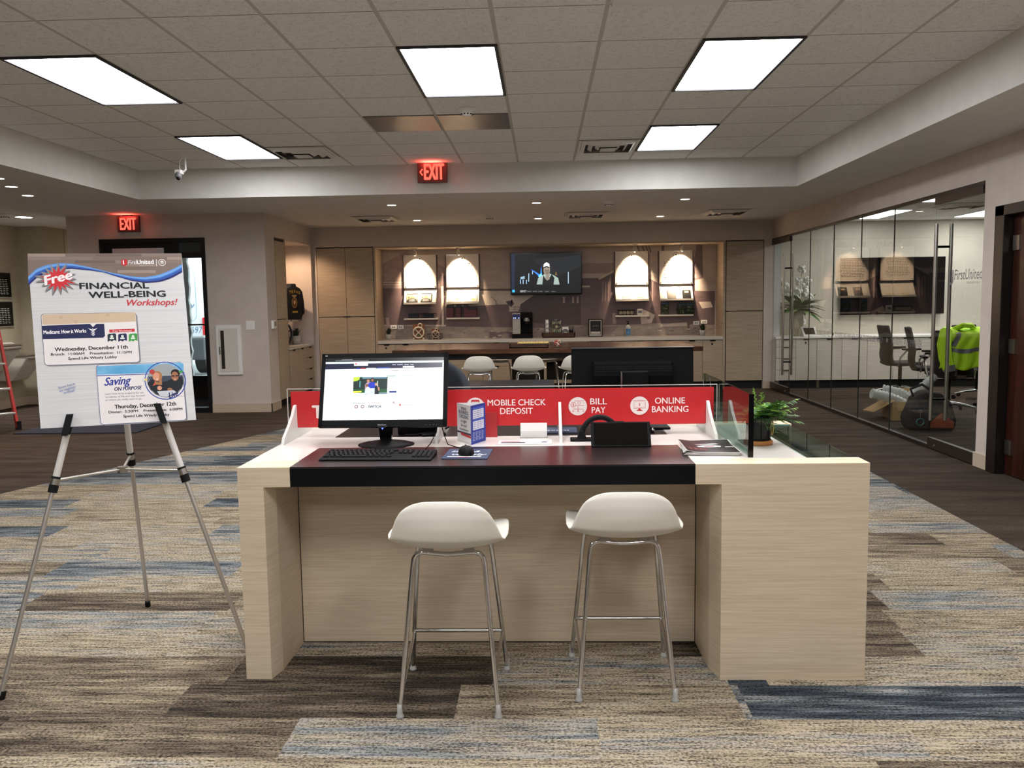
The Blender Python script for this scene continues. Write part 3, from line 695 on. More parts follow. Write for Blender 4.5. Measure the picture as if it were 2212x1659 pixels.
mp([(1180,724),(1270,702),(1300,706),(1340,704),(1320,722),(1180,735)], MH)
mp([(827,684),(834,684),(835,704),(829,706)], MA); mp([(1430,700),(1490,696),(1490,704),(1430,706)], MC); mp([(1487,690),(1495,690),(1492,715),(1488,715)], MB_)
rd = random.Random(5)
for i in range(60):
    x = rd.uniform(825,1540); y = rd.uniform(706,732); w = rd.uniform(3,12); h = rd.uniform(1,3)
    mp([(x,y),(x+w,y-h*.3),(x+w*.8,y+h),(x+w*.2,y+h)], rd.choice((MA, MB_, MC, MH)))
struct(q.build('wall_niche'))
# ---- cabinets ----
GAP = pm('cabinet_gap_dark','#1e1814',.8); CARC = OAKD
def cabinet(name, label, x0, x1, z0, z1, yf, depth, doors, group, kick=True, m=None, rz=0, org=None, kz=.115):
    """front at y=yf facing -Y; doors: list of (u0,v0,u1,v1,kind) in the front plane"""
    m = m or OAKD; loc = ((x0+x1)/2, yf, 0) if org is None else org
    t = thing(name, label, 'cabinet', loc, rz, group); w = (x1-x0)/2
    b = MB(m); b.box((-w,.02,z0),(w,depth,z1)); b.build('carcass', t)
    g = MB(GAP); g.box((-w+.002,.016,z0),(w-.002,.0199,z1)); g.build('shadow_gap', t)
    if kick: k = MB(KICK); k.box((-w,.05,0),(w,depth,z0)); k.build('toe_kick', t)
    for u0,v0,u1,v1,kind in doors:
        if kind == 'open':
            continue
        e = MB(m); e.box((u0-(x0+x1)/2+.003,-.002,v0+.003),(u1-(x0+x1)/2-.003,.016,v1-.003)); o = e.build('drawer_front' if kind == 'drawer' else 'door', t)
        if kind in ('door','drawer','lock'):
            cx = (u0+u1)/2-(x0+x1)/2; p = MB(MATTEB); p.prism([(cx-.05,v1-.001),(cx+.05,v1-.001),(cx+.035,v1-.018),(cx-.035,v1-.018)], -.010, 0, 'Y'); p.build('finger_pull', o)
        if kind == 'lock':
            cx = (u0+u1)/2-(x0+x1)/2; p = MB(MATTEB); p.cyl((cx-.01,-.006,v1-.06), .015, .006, 14, axis='Y'); p.build('lock', o)
    return t
cabinet('tall_cabinet','tall pale oak double cabinet at the left of the display wall', -3.53,-2.632,.12,2.285,YB,.55,
        [(-3.525,1.207,-3.075,2.275,'x'),(-3.075,1.207,-2.637,2.275,'x'),(-3.525,.125,-3.075,1.20,'x'),(-3.075,.125,-2.637,1.20,'x')],'tall oak cabinets')
q = MB(MATTEB); q.box((-3.13,YB-.014,1.197),(-3.02,YB-.002,1.212)); tc = [o for o in COL.objects if o.name.startswith('tall_cabinet')][0]; q.build('finger_pull', tc, world=True)
t = cabinet('tall_cabinet','tall pale oak single cabinet at the right of the display wall beside the glass', 2.822,3.40,.12,2.285,YB,.55,
        [(2.83,1.207,3.395,2.275,'x'),(2.83,.125,3.395,1.20,'x')],'tall oak cabinets')
q = MB(MATTEB); q.box((2.83,YB-.014,1.197),(2.87,YB-.002,1.212)); q.build('finger_pull', t, world=True)
BZ = .768
units = [(-2.60,-2.323,'lock','base cabinet with lock at the far left end of the counter'),(-2.323,-2.0,'door','second base cabinet from the left end of the counter'),
         (-2.0,-1.48,'door','third base cabinet from the left end of the counter'),(-1.48,-.951,'door','fourth base cabinet from the left, behind the table end'),
         (1.30,1.73,'door','base cabinet right of the refrigerator front'),(1.73,2.149,'door','base cabinet behind the right end of the wooden table'),
         (2.149,2.477,'lock','base cabinet with round lock, second from the right end'),(2.477,2.785,'lock','base cabinet with round lock at the right end of the counter')]
for x0,x1,k,l in units: cabinet('base_cabinet', l, x0,x1,.115,BZ,YB,.5,[(x0,.115,x1,BZ-.006,k)],'base cabinets under the display counter')
cabinet('drawer_cabinet','base cabinet with two drawers behind the middle bar stools', -.951,-.53,.115,BZ,YB,.5,[(-.951,.115,-.53,.40,'drawer'),(-.951,.40,-.53,BZ-.006,'drawer')],'base cabinets under the display counter')
# open shelf unit
t = thing('open_shelf_unit','open oak shelf unit with dark inside behind the middle stools','cabinet',(.1,YB,0),0,'base cabinets under the display counter')
q = MB(OAKD); q.box((-.63,0,.115),(-.60,.5,BZ)); q.box((-.60,0,.115),(.62,.5,.15)); q.box((-.09,0,.15),(-.05,.5,BZ)); q.box((.59,0,.115),(.62,.5,BZ)); q.box((-.6,0,BZ-.02),(.6,.5,BZ)); q.build('frame', t)
q = MB(pm('dark_cabinet_inside','#231d19',.8)); q.box((-.6,.30,.15),(.59,.5,BZ-.02)); q.build('back_panel', t)
q = MB(TRAYW); q.box((-.05,.02,.47),(.59,.3,.50)); q.build('shelf', t)
q = MB(KICK); q.box((-.63,.05,0),(.62,.5,.115)); q.build('toe_kick', t)
t = thing('undercounter_refrigerator','built-in refrigerator front with long steel bar handle under the counter','refrigerator',(1.01,YB,0))
q = MB(pm('fridge_front','#4b3527',.4)); q.box((-.285,0,.115),(.285,.5,BZ)); q.build('door', t)
q = MB(STEEL); q.tube([(-.2,-.03,.70),(.22,-.03,.70)], .012, 8); q.build('bar_handle', t)
q = MB(MATTEB); q.box((-.27,-.006,BZ-.045),(.27,-.001,BZ-.028)); q.build('vent_slot', t)
q = MB(KICK); q.box((-.285,.05,0),(.285,.5,.115)); q.build('toe_kick', t)
q = MB(CTOP); q.box((-2.60,YB-.012,BZ),(2.785,YM,.818)); tag(q.build('display_counter', bevel=.003), 'long white quartz counter across the display niche', 'countertop')
CZ = .818
# ---- television ----
t = thing('television','black wall television showing a man in a white cap','television',(.063,YM,1.51))
w, h = .572, .670
q = MB(GLOSSB); q.box((-w,-.095,0),(w,-.055,h)); q.build('housing', t, bevel=.004)
q = MB(MATTEB); q.box((-.25,-.055,.15),(.25,0,.5)); q.build('wall_bracket', t)
q = MB(GLOSSB); K = quadmap((1102,546),(1257,544),(1257,634),(1105,637),2*w,h)
q.T = lambda u,v,d: (u-w,-.0955-d,v); q.step = .0001
def tp(pts, c, k=1.0): q.poly([K(*p) for p in pts], scr(c,k))
tp([(1104,549),(1255,547),(1255,632),(1106,634)], '#07090c', .8); tp([(1104,549),(1112,549),(1113,633),(1106,633)], '#16243a', 1)
tp([(1150,560),(1254,552),(1254,575),(1200,600)], '#1a2026', .7)
for x,y0,y1 in ((1124,604,613),(1130,604,613),(1137,604,613),(1142,590,608),(1150,585,592),(1227,587,612)): tp([(x,y0),(x+1.6,y0),(x+1.6,y1),(x,y1)], '#9fc4e6', 1.2)
tp([(1125,598),(1134,596),(1134,602),(1125,603)], '#93b6cc')
tp([(1168,596),(1169,575),(1171,594)], '#2f7bff', 2.5); tp([(1147,581),(1166,592),(1163,595)], '#2a66ea', 2); tp([(1163,596),(1169,590),(1173,597),(1166,599)], '#57b0ff', 2.5)
tp([(1199,594),(1201,585),(1204,594)], '#8a6a3a', .8)
tp([(1160,614),(1163,600),(1172,594),(1180,590),(1186,590),(1196,594),(1206,600),(1209,614)], '#9fb0a8')
tp([(1172,614),(1174,594),(1178,601),(1187,601),(1192,592),(1198,600),(1196,614)], '#0b1014')
tp([(1178,602),(1180,592),(1187,592),(1188,602),(1183,606)], '#8b8377')
q.circ(*K(1181.5,583), .052, scr('#a39585',.9), 20, .085); tp([(1176,583),(1188,583),(1186,592),(1180,593)], '#7b6e62')
tp([(1174,577),(1175,570),(1181,566),(1187,570),(1188,578),(1181,575)], '#e4e8e4', 1.1); tp([(1174,577),(1181,574),(1188,577),(1186,579),(1181,577),(1176,579)], '#2a3130')
tp([(1178,582),(1180.5,582),(1180.5,583),(1178,583)], '#1d1917'); tp([(1183,582),(1185.5,582),(1185.5,583),(1183,583)], '#1d1917'); tp([(1179,588.5),(1184,588.5),(1184,589.3),(1179,589.3)], '#5e463d')
tp([(1108,626),(1113,626),(1113,631),(1108,631)], '#2fa8e8', 1.5)
a = K(1125,631); q.text('RESPECT', a[0], a[1], .03, scr('#d8dde2'), w=.10)
for x in (1140,1152,1164,1178,1192): a = K(x,630); q.greek(a[0],a[1],a[0]+.07,.012,scr('#6f767e'),3,x)
q.build('screen', t)
# ---- text panels, sloping ledges and thin shelves ----
PNL = pm('cream_acrylic_panel','#efe6da',.35,coat=.3); INK = ink('#2a2622'); LEDGE = pm('white_ledge','#e9e2d6',.4)
rdg = random.Random(2)
places = ['far left','second from left','second from right','far right']
xs = [(-2.245,-1.712),(-1.548,-1.028),(1.168,1.700),(1.868,2.410)]
for i,(x0,x1) in enumerate(xs):
    cx = (x0+x1)/2; w = .262
    t = thing('text_panel','cream acrylic text panel lit by a spotlight, %s of the four' % places[i],'wall panel',(cx,YM,1.645),0,'lit acrylic text panels')
    q = MB(PNL); q.box((-w,-.055,0),(w,-.045,.53)); q.build('sheet', t, bevel=.001)
    q = MB(PNL); q.T = lambda u,v,d: (u,-.0553-d,v); q.step=.0002
    q.ring(0,.465,.038,.005,INK); q.rect(-.012,.455,.012,.475,INK)
    for r_ in range(12): hw = .20*(.75+.25*rdg.random()); q.greek(-hw,.345-r_*.025,hw,.006,INK,9,i*20+r_)
    q.rect(-.13,.375,.13,.385,INK); q.build('lettering', t)
    for sx in (-1,1):
        for z in (.025,.505): p = MB(STEEL); p.cyl((sx*(w-.022),-.062,z), .010, .062, 12, axis='Y'); p.build('standoff_bolt', t)
    for sx in (-1,1): p = MB(pm('panel_side_rail','#7f6d68',.5)); p.box((sx*(w+.012)-.011,-.02,-.05),(sx*(w+.012)+.011,0,.53)); p.build('backing_rail', t)
    t = thing('sloping_ledge','white sloping display ledge under the %s text panel' % places[i],'display ledge',(cx,YM,1.385),0,'white sloping ledges')
    q = MB(LEDGE); q.prism([(-.02,.245),(-.15,.02),(-.15,0),(-.135,0),(0,.225),(0,.245)], -w, w, 'X'); q.build('ledge_board', t)
    q = MB(LEDGE); q.box((-w,-.17,-.002),(w,-.15,.028)); q.build('lip', t)
    q = MB(LEDGE); q.box((-.27,-.13,-.0125),(.27,0,.0125)); tag(q.build('thin_shelf', loc=(cx,YM,1.145), bevel=.002), 'thin white shelf below the %s sloping ledge' % places[i], 'shelf', 'thin white wall shelves')
# books on ledges: slope direction
sl = Vector((0,-.13,-.225)).normalized(); nn = Vector((0,-.225,.13)).normalized()
def onledge(name, label, cat, cx, dx, w, h, m, draw=None, th=.014, group=None):
    base = Vector((cx+dx, YM-.150, 1.407))+nn*.004
    t = thing(name, label, cat, base, 0, group)
    q = MB(m); up = -sl
    q.obox(up*(h/2)+nn*(th/2), (w,0,0), up*h, nn*th); q.build('cover', t, bevel=.002)
    if draw:
        q = MB(m); q.T = lambda u,v,d: tuple(Vector((u,0,0))+up*v+nn*(th+.001+d)); q.step=.0006; draw(q); q.build('cover_print', t)
def dcan(q, tone='#c9a06a'):
    q.rect(-.085,.01,.085,.145,ink(tone)); q.circ(0,.09,.035,ink('#a37348'),16); q.poly([(-.085,.01),(.085,.01),(.075,.05),(.03,.07),(-.03,.07),(-.075,.05)], ink('#1c1a1a')); q.circ(0,.112,.018,ink('#8a6a50'),12)
    q.poly([(-.07,.075),(-.05,.12),(-.04,.07)], ink('#54301c')); q.text('WORK', 0,.030,.02,ink('#dcd6cc'),w=.09,align='C'); q.rect(-.05,.016,.05,.022,ink('#dcd6cc'))
onledge('picture_book','picture book with cartoon-like cover, left one on the far left ledge','book',-1.98,-.125,.18,.165,BLACK,dcan,group='books on the far left ledge')
onledge('picture_book','picture book with paler cover, right one on the far left ledge','book',-1.98,.10,.18,.165,BLACK,lambda q: dcan(q,'#d8b78c'),group='books on the far left ledge')
def dpale(q):
    q.rect(-.09,.01,.09,.14,ink('#e7ddcb')); q.stroke([(-.08,.03),(-.03,.06),(.0,.08),(.05,.08),(.09,.06)],.003,ink('#8c8377')); q.circ(.04,.04,.03,ink('#e0b878'),14,.018)
onledge('paper_pad','pale illustrated pad, left one on the second ledge','pad',-1.288,-.125,.20,.15,pm('paper_cream','#e8e0d0',.6),dpale,group='pads on the second ledge')
onledge('paper_pad','pale illustrated pad, right one on the second ledge','pad',-1.288,.13,.20,.15,pm('paper_cream','#e8e0d0',.6),dpale,group='pads on the second ledge')
onledge('booklet','pale booklet, left one on the third ledge','booklet',1.434,-.09,.13,.10,pm('paper_cream','#e8e0d0',.6),lambda q: q.rect(-.05,.02,.05,.03,ink('#c9a06a')),group='booklets on the third ledge')
onledge('booklet','pale booklet, right one on the third ledge','booklet',1.434,.13,.13,.10,pm('paper_cream','#e8e0d0',.6),lambda q: q.rect(-.05,.02,.05,.03,ink('#c9a06a')),group='booklets on the third ledge')
def dblk(q): q.rect(-.03,.10,.03,.13,ink('#d9b98c')); q.rect(-.02,.112,.02,.118,ink('#4a3a2c')); 
onledge('notebook','dark grey notebook with label, left one on the far right ledge','notebook',2.139,-.075,.135,.155,pm('grey_notebook','#4a4543',.5),dblk,group='notebooks on the far right ledge')
onledge('notebook','black notebook with label, right one on the far right ledge','notebook',2.139,.16,.135,.155,BLACK,dblk,group='notebooks on the far right ledge')
# spotlights
for x,l in ((-2.02,'far left'),(-1.32,'second from left'),(1.46,'second from right'),(2.20,'far right')):
    t = thing('spotlight','small white spotlight above the %s text panel' % l,'spotlight',(x,YM-.33,2.262),0,'niche spotlights')
    q = MB(BRASS); q.cyl((0,0,-.012), .045, .012, 20); q.build('canopy', t)
    q = MB(BRASS); q.tube([(0,0,-.01),(0,.0,-.035)], .012, 8); q.build('stem', t)
    a = Vector((0,.01,-.03)); dirv = Vector((0,.62,-1)).normalized(); q = MB(BRASS); q.tube([a, a+dirv*.03, a+dirv*.075], .03, 16, rs=[.018,.032,.034], caps=True); q.build('head', t)
    e = MB(emis('spot_bulb_%s' % l.replace(' ','_'), (1,.80,.55), 12)); e.ball(tuple(a+dirv*.082), .016, 10); e.build('bulb', t)
    Ld = bpy.data.lights.new('spot_beam','SPOT'); Ld.energy = 300; Ld.color = (1,.74,.50); Ld.spot_size = R(80); Ld.spot_blend = 1.0; Ld.shadow_soft_size = .03
    o = bpy.data.objects.new('spot_beam', Ld); COL.objects.link(o); p = Vector((x,YM-.32,2.262))+Vector((0,0,-.03))+dirv*.11; o.location = p
    tgt = Vector((x,YM-.05,1.88)); o.rotation_euler = (tgt-p).to_track_quat('-Z','Y').to_euler()
# items on thin shelves and counter
def wire_basket(cx, y, z, w, h, label, name='wire_basket'):
    t = thing(name, label, 'basket', (cx,y,z), 0)
    q = MB(MATTEB)
    for zz,k in ((.004,.86),(h,1.0)): q.tube([(-w/2*k,-.05*k,zz),(w/2*k,-.05*k,zz),(w/2*k,.05*k,zz),(-w/2*k,.05*k,zz)], .004, 6, closed=True)
    for i in range(9):
        u = -w/2+w*i/8; q.tube([(u,-.05,h),(u*.86,-.043,.004),(u*.86,.043,.004),(u,.05,h)], .0022, 5)
    q.build('wires', t); return t
Yh = YM-.075
q = MB(pm('navy_tin','#141722',.5)); q.prism([(-.078,0),(.078,0),(.085,.0),(.072,.085),(-.075,.08)], -.04,.04,'Y'); tag(q.build('small_box', loc=(-2.10,Yh,1.158)), 'small dark box on the far left thin shelf', 'box')
t = wire_basket(-1.86,Yh,1.158,.27,.075,'black wire basket on the far left thin shelf')
q = MB(pm('navy_tin','#141722',.5)); q.box((-.07,-.03,0),(.09,.03,.07)); tag(q.build('dark_packet', loc=(-1.86,Yh,1.164)), 'dark packet inside the basket on the far left thin shelf', 'packet')
MAR = pm('maroon_tin','#5a1b22',.35); 
for k,(x,w,h) in enumerate(((-1.50,.11,.21),(-1.36,.075,.21),(-1.235,.07,.21),(-1.135,.14,.17))):
    t = thing('maroon_container', ['wide maroon container at the left of the second thin shelf','narrow maroon container, second on the second thin shelf','narrow maroon container, third on the second thin shelf','wide low maroon container at the right of the second thin shelf'][k], 'container', (x,Yh,1.158), 0, 'maroon containers on the second shelf')
    q = MB(MAR); q.box((-w/2,-.04,0),(w/2,.04,h*.72)); q.build('body', t, bevel=.004)
    q = MB(pm('dark_lid','#1c1012',.4)); q.box((-w/2,-.041,h*.72),(w/2,.041,h)); q.build('lid', t, bevel=.004)
t = wire_basket(1.345,Yh,1.158,.27,.08,'black wire basket of wrapped rolls on the third thin shelf')
for i in range(4):
    q = MB(pm('kraft_cream_paper','#b3a98c',.6)); q.tube([(0,-.035,0),(0,.035,0)], .028, 12); q.circ(0,0,.01,ink('#3a3030'),10)
    tag(q.build('paper_roll', loc=(1.255+i*.058,Yh,1.196)), 'cream wrapped roll in the basket on the third thin shelf', 'roll', 'rolls in the basket on the third shelf')
t = thing('label_card','small printed jar on the third thin shelf','jar',(1.56,Yh,1.158)); q = MB(pm('paper_cream','#e8e0d0',.6)); q.box((-.045,-.03,0),(.045,.03,.10)); q.build('body', t, bevel=.012)
q = MB(WHITE); q.T = lambda u,v,d:(u,-.031-d,v); q.rect(-.03,.03,.03,.07,ink('#5f7f9c')); q.circ(0,.05,.012,ink('#b0492f'),10); q.build('label_print', t)
def mag_art(q, seed, w, h):
    r_ = random.Random(seed)
    q.rect(-w/2,0,w/2,h,ink('#2b3328')); q.rect(-w/2+.004,h-.03,w/2-.004,h-.006,ink('#3f5870'))
    for i in range(16): x=r_.uniform(-w/2+.01,w/2-.03); z=r_.uniform(.01,h-.05); q.rect(x,z,x+r_.uniform(.01,.03),z+r_.uniform(.01,.03),ink(r_.choice(['#4f6b3a','#6f7d5a','#8a8468','#2f4434','#5c4a3a'])))
for k,(x,l,dy) in enumerate(((1.96,'upright illustrated book on a stand on the far right shelf',0),(2.23,'left upright illustrated book in the far right shelf rack',0),(2.36,'right upright illustrated book in the far right shelf rack',-.012))):
    t = thing('upright_book', l, 'book', (x,Yh+dy,1.16), 0, 'upright books on the far right shelf')
    q = MB(pm('book_cover_dark','#20261f',.5)); q.box((-.065,0,0),(.065,.012,.20-.02*(k>0))); q.build('cover', t)
    q = MB(BLACK); q.T = lambda u,v,d:(u,-.001-d,v); mag_art(q, k+3, .12, .195-.02*(k>0)); q.build('cover_print', t)
wire_basket(2.29,Yh,1.158,.28,.085,'black wire rack on the far right thin shelf holding books','wire_rack')
def small_plant(x, y, z, label, pot_h=.085, r=.05, n=46, spread=.10, hh=.13, leaf=None):
    t = thing('potted_plant', label, 'plant', (x,y,z), 0)
    q = MB(pm('white_ceramic','#b9b6ae',.4)); q.lathe([(.001,0),(r*.72,0),(r,pot_h),(r-.006,pot_h),(r*.85,pot_h-.012),(.001,pot_h-.012)], n=20); q.build('pot', t)
    q = MB(leaf or LEAFD); r_ = random.Random(int(x*100))
    for i in range(n):
        a = r_.uniform(0,2*pi); k = r_.uniform(.15,1)*spread; hz = hh*r_.uniform(.6,1)*(1.15-.5*k/spread); w = .007
        b = Vector((cos(a)*r*.4,sin(a)*r*.4,pot_h-.01)); m_ = Vector((cos(a)*k*.55,sin(a)*k*.55,pot_h+hz*.65)); e = Vector((cos(a)*k,sin(a)*k,pot_h+hz))
        s_ = Vector((-sin(a),cos(a),0))*w
        q.add([b-s_,b+s_,m_+s_*.9,m_-s_*.9,e], [(0,1,2,3),(3,2,4)])
    q.build('foliage', t); return t
small_plant(-2.50,YM-.14,CZ,'small spiky plant in a white pot at the left end of the counter')
small_plant(2.555,YM-.14,CZ,'small spiky plant in a white pot at the right end of the counter')
for x,z,l in ((-2.44,.985,'wall outlet behind the left plant'),(-2.325,.985,'white wall outlet right of the left plant'),(2.475,.985,'white wall outlet left of the right plant'),(2.60,1.0,'wall outlet behind the right plant')):
    t = thing('wall_outlet', l, 'outlet', (x,YM-.045,z), 0, 'outlets on the display wall')
    q = MB(WHITE); q.box((-.05,.035,0),(.05,.045,.06)); q.build('plate', t, bevel=.002)
    q = MB(BLACK); q.box((-.024,.033,.022),(-.008,.035,.038)); q.box((.008,.033,.022),(.024,.035,.038)); q.build('sockets', t)
# peace style ornament
def ornament(x, y, z, k, label, flat=False):
    t = thing('ring_ornament', label, 'ornament', (x,y,z), 0)
    q = MB(pm('rust_board','#7b4a33',.6)); q.box((-.10*k,0,0),(.10*k,.015,.26*k)); q.build('board', t)
    w_ = pm('ivory_paint','#ccc4b0',.5)
    q = MB(w_); q.tube([(.09*k*cos(2*pi*i/28),-.012,.115*k+.09*k*sin(2*pi*i/28)) for i in range(28)], .013*k, 8, closed=True)
    for a in (45,135): q.tube([(cos(R(a))*.085*k,-.012,.115*k+sin(R(a))*.085*k),(-cos(R(a))*.085*k,-.012,.115*k-sin(R(a))*.085*k)], .009*k, 8)
    q.tube([(.03*k+.032*k*cos(2*pi*i/20),-.012,.235*k+.032*k*sin(2*pi*i/20)) for i in range(20)], .009*k, 8, closed=True); q.build('ring_wheel', t)
    q = MB(w_); q.box((-.10*k,-.025,0),(-.07*k,-.001,.03*k)); q.box((.07*k,-.025,0),(.10*k,-.001,.03*k)); q.build('clips', t)
    q = MB(pm('olive_fill','#4c5335',.6)); q.T = lambda u,v,d:(u,-.002-d,v); q.step=.001
    q.poly([(-.05*k,.055*k),(.05*k,.055*k),(0,.11*k)], pm('olive_fill','#4c5335',.6)); q.build('fill', t)
ornament(-2.01,YM-.16,CZ,.95,'upright ring ornament with crossed wheel on a rust board')
t = wire_basket(-1.745,YM-.16,CZ,.24,.085,'black wire basket with a ring ornament on the counter')
ornament(-1.735,YM-.16,CZ+.006,.62,'smaller ring ornament lying in the wire basket')
# coffee machine
t = thing('coffee_machine','silver and black coffee machine with blue lit buttons','coffee machine',(-.325,YM-.2,CZ))
q = MB(pm('machine_silver','#a7a39a',.35,.4)); q.box((-.16,-.14,.07),(-.03,.12,.40)); q.build('water_tank', t, bevel=.01)
q = MB(BLACK); q.box((-.165,-.13,0),(.16,.14,.075)); q.box((-.03,.02,.075),(.16,.14,.41)); q.box((-.025,-.1,.31),(.155,.1,.415)); q.build('body', t, bevel=.008)
q = MB(scr('#1a1fb0',.9)); q.T = lambda u,v,d:(u,-.141-d,v); q.step=.001; q.rect(-.155,.31,-.035,.385,scr('#10143a',.8))
for u in (-.135,-.108,-.055): q.circ(u,.325,.008,scr('#8fa0ff',3),12)
q.build('button_panel', t)
q = MB(STEEL); q.cyl((.065,-.06,.27), .05, .055, 20); q.build('brew_head', t)
q = MB(BLACK); q.lathe([(.048,0),(.055,.05),(.001,.05)], (.065,-.06,.215), 18); q.build('spout', t)
# tray with cups, pods, napkins, straws
t = thing('condiment_tray','brown wooden tray on the counter beside the coffee machine','tray',(.25,YM-.15,CZ))
q = MB(TRAYW); q.box((-.26,-.09,0),(.26,.09,.012)); q.box((-.26,-.09,0),(.26,-.078,.075)); q.box((-.26,.078,0),(.26,.09,.075)); q.box((-.26,-.09,0),(-.248,.09,.075)); q.box((.248,-.09,0),(.26,.09,.075)); q.build('box', t)
for s_ in (-1,1): q = MB(MATTEB); q.box((s_*.262-.004,-.05,.03),(s_*.262+.004,.05,.09)); q.build('handle', t)
for i in range(4):
    q = MB(WHITE); q.lathe([(.001,.085),(.024,.085),(.034,.0),(.030,.0),(.001,.012)] if i < 3 else [(.001,.085),(.024,.085),(.034,0),(.001,0)], n=18)
    tag(q.build('paper_cup', loc=(.068,YM-.15,CZ+.014+i*.062)), ['lowest','second','third','topmost'][i]+' white paper cup of the stack on the tray', 'cup', 'stacked paper cups')
t = thing('pod_carousel','wire carousel of coffee pods on the wooden tray','pod holder',(.22,YM-.15,CZ+.012))
q = MB(CHROME); q.tube([(0,0,0),(0,0,.29)], .006, 8); q.lathe([(.001,0),(.06,0),(.06,.006),(.001,.006)], n=20)
for k in range(6): a = 2*pi*k/6; q.tube([(cos(a)*.07,sin(a)*.07,.0),(cos(a)*.07,sin(a)*.07,.26),(0,0,.28)], .0025, 5)
q.build('frame', t)
for lv in range(4):
    for k in range(6):
        a = 2*pi*(k+.5)/6; p = MB(pm('pod_green','#5c6a4a',.5) if (k+lv)%2 else pm('pod_cream','#a9a68e',.5)); dx,dy = cos(a),sin(a)
        p.tube([(dx*.03,dy*.03,.035+lv*.062),(dx*.068,dy*.068,.035+lv*.062)], .02, 12, rs=[.018,.024]); tag(p.build('coffee_pod', loc=(.22,YM-.15,CZ+.014)), 'coffee pod in the wire carousel on the tray', 'coffee pod', 'pods in the carousel')
t = thing('napkin_holder','white napkin holder with black arches on the tray','napkin holder',(.36,YM-.17,CZ+.012))
q = MB(WHITE); q.box((-.05,-.02,0),(.05,.03,.155)); q.build('napkins', t)
q = MB(MATTEB)
for r_ in (.055,.035): q.tube([(r_*cos(pi*i/14),-.03,.06+r_*sin(pi*i/14)) for i in range(15)], .005, 6)
q.build('wire_arches', t)
t = thing('stir_stick_cup','black cup of stir sticks at the right of the tray','cup',(.455,YM-.15,CZ+.012)); q = MB(MATTEB); q.lathe([(.001,0),(.022,0),(.032,.10),(.029,.10),(.001,.01)], n=16); q.build('cup', t)
q = MB(BLACK)
for i in range(9): a=i*.7; q.tube([(cos(a)*.008,sin(a)*.008,.02),(cos(a)*.04,sin(a)*.03,.165)], .0025, 5)
q.build('sticks', t)
t = thing('framed_notice','black framed notice standing on the counter right of the tray','framed notice',(.845,YM-.12,CZ))
q = MB(GLOSSB); q.box((-.112,-.01,0),(.112,.012,.285)); q.build('frame', t, bevel=.003)
q = MB(WHITE); q.T = lambda u,v,d:(u,-.011-d,v); q.step=.001; q.rect(-.098,.014,.098,.271,ink('#b5b1aa')); q.rect(-.083,.03,.083,.255,ink('#15161a')); q.rect(-.075,.035,.075,.085,ink('#c9c5bd'))
q.text("Buyer's Facts",0,.045,.022,ink('#1a1a1c'),w=.13,align='C'); q.text('Spend Wisely',0,.17,.012,ink('#b8b8b8'),w=.09,align='C')
for k in range(5): q.greek(-.06,.105+k*.012,.06,.004,ink('#4c4c50'),6,k); q.greek(-.05,.19+k*.011,.05,.004,ink('#4c4c50'),5,k)
q.build('print', t)
t = thing('sanitizer_bottle','clear hand sanitizer pump bottle with blue label','bottle',(1.365,YM-.16,CZ))
q = MB(pm('clear_gel','#9fa3a0',.12,spec=.6)); q.lathe([(.001,0),(.042,0),(.045,.02),(.045,.14),(.03,.175),(.014,.185),(.014,.195),(.001,.195)], n=24); q.build('body', t)
q = MB(BLACK); q.cyl((0,0,.193), .016, .02, 14); q.tube([(0,0,.21),(0,0,.235)], .005, 8); q.box((-.03,-.01,.233),(.012,.01,.245)); q.build('pump', t)
q = MB(WHITE); q.T = lambda u,v,d:(.046*sin(u/.046),-.0465*cos(u/.046)-d,v); q.step=.0008
for i in range(8): u=-.04+i*.01; q.rect(u,.025,u+.01,.125,ink('#2f6a9e'),.0008)
q.greek(-.03,.10,.02,.01,ink('#dce6ef'),3,3)
for i in range(4): q.greek(-.03,.045+i*.012,.03,.004,ink('#a9c4dc'),4,i)
q.build('label_print', t)
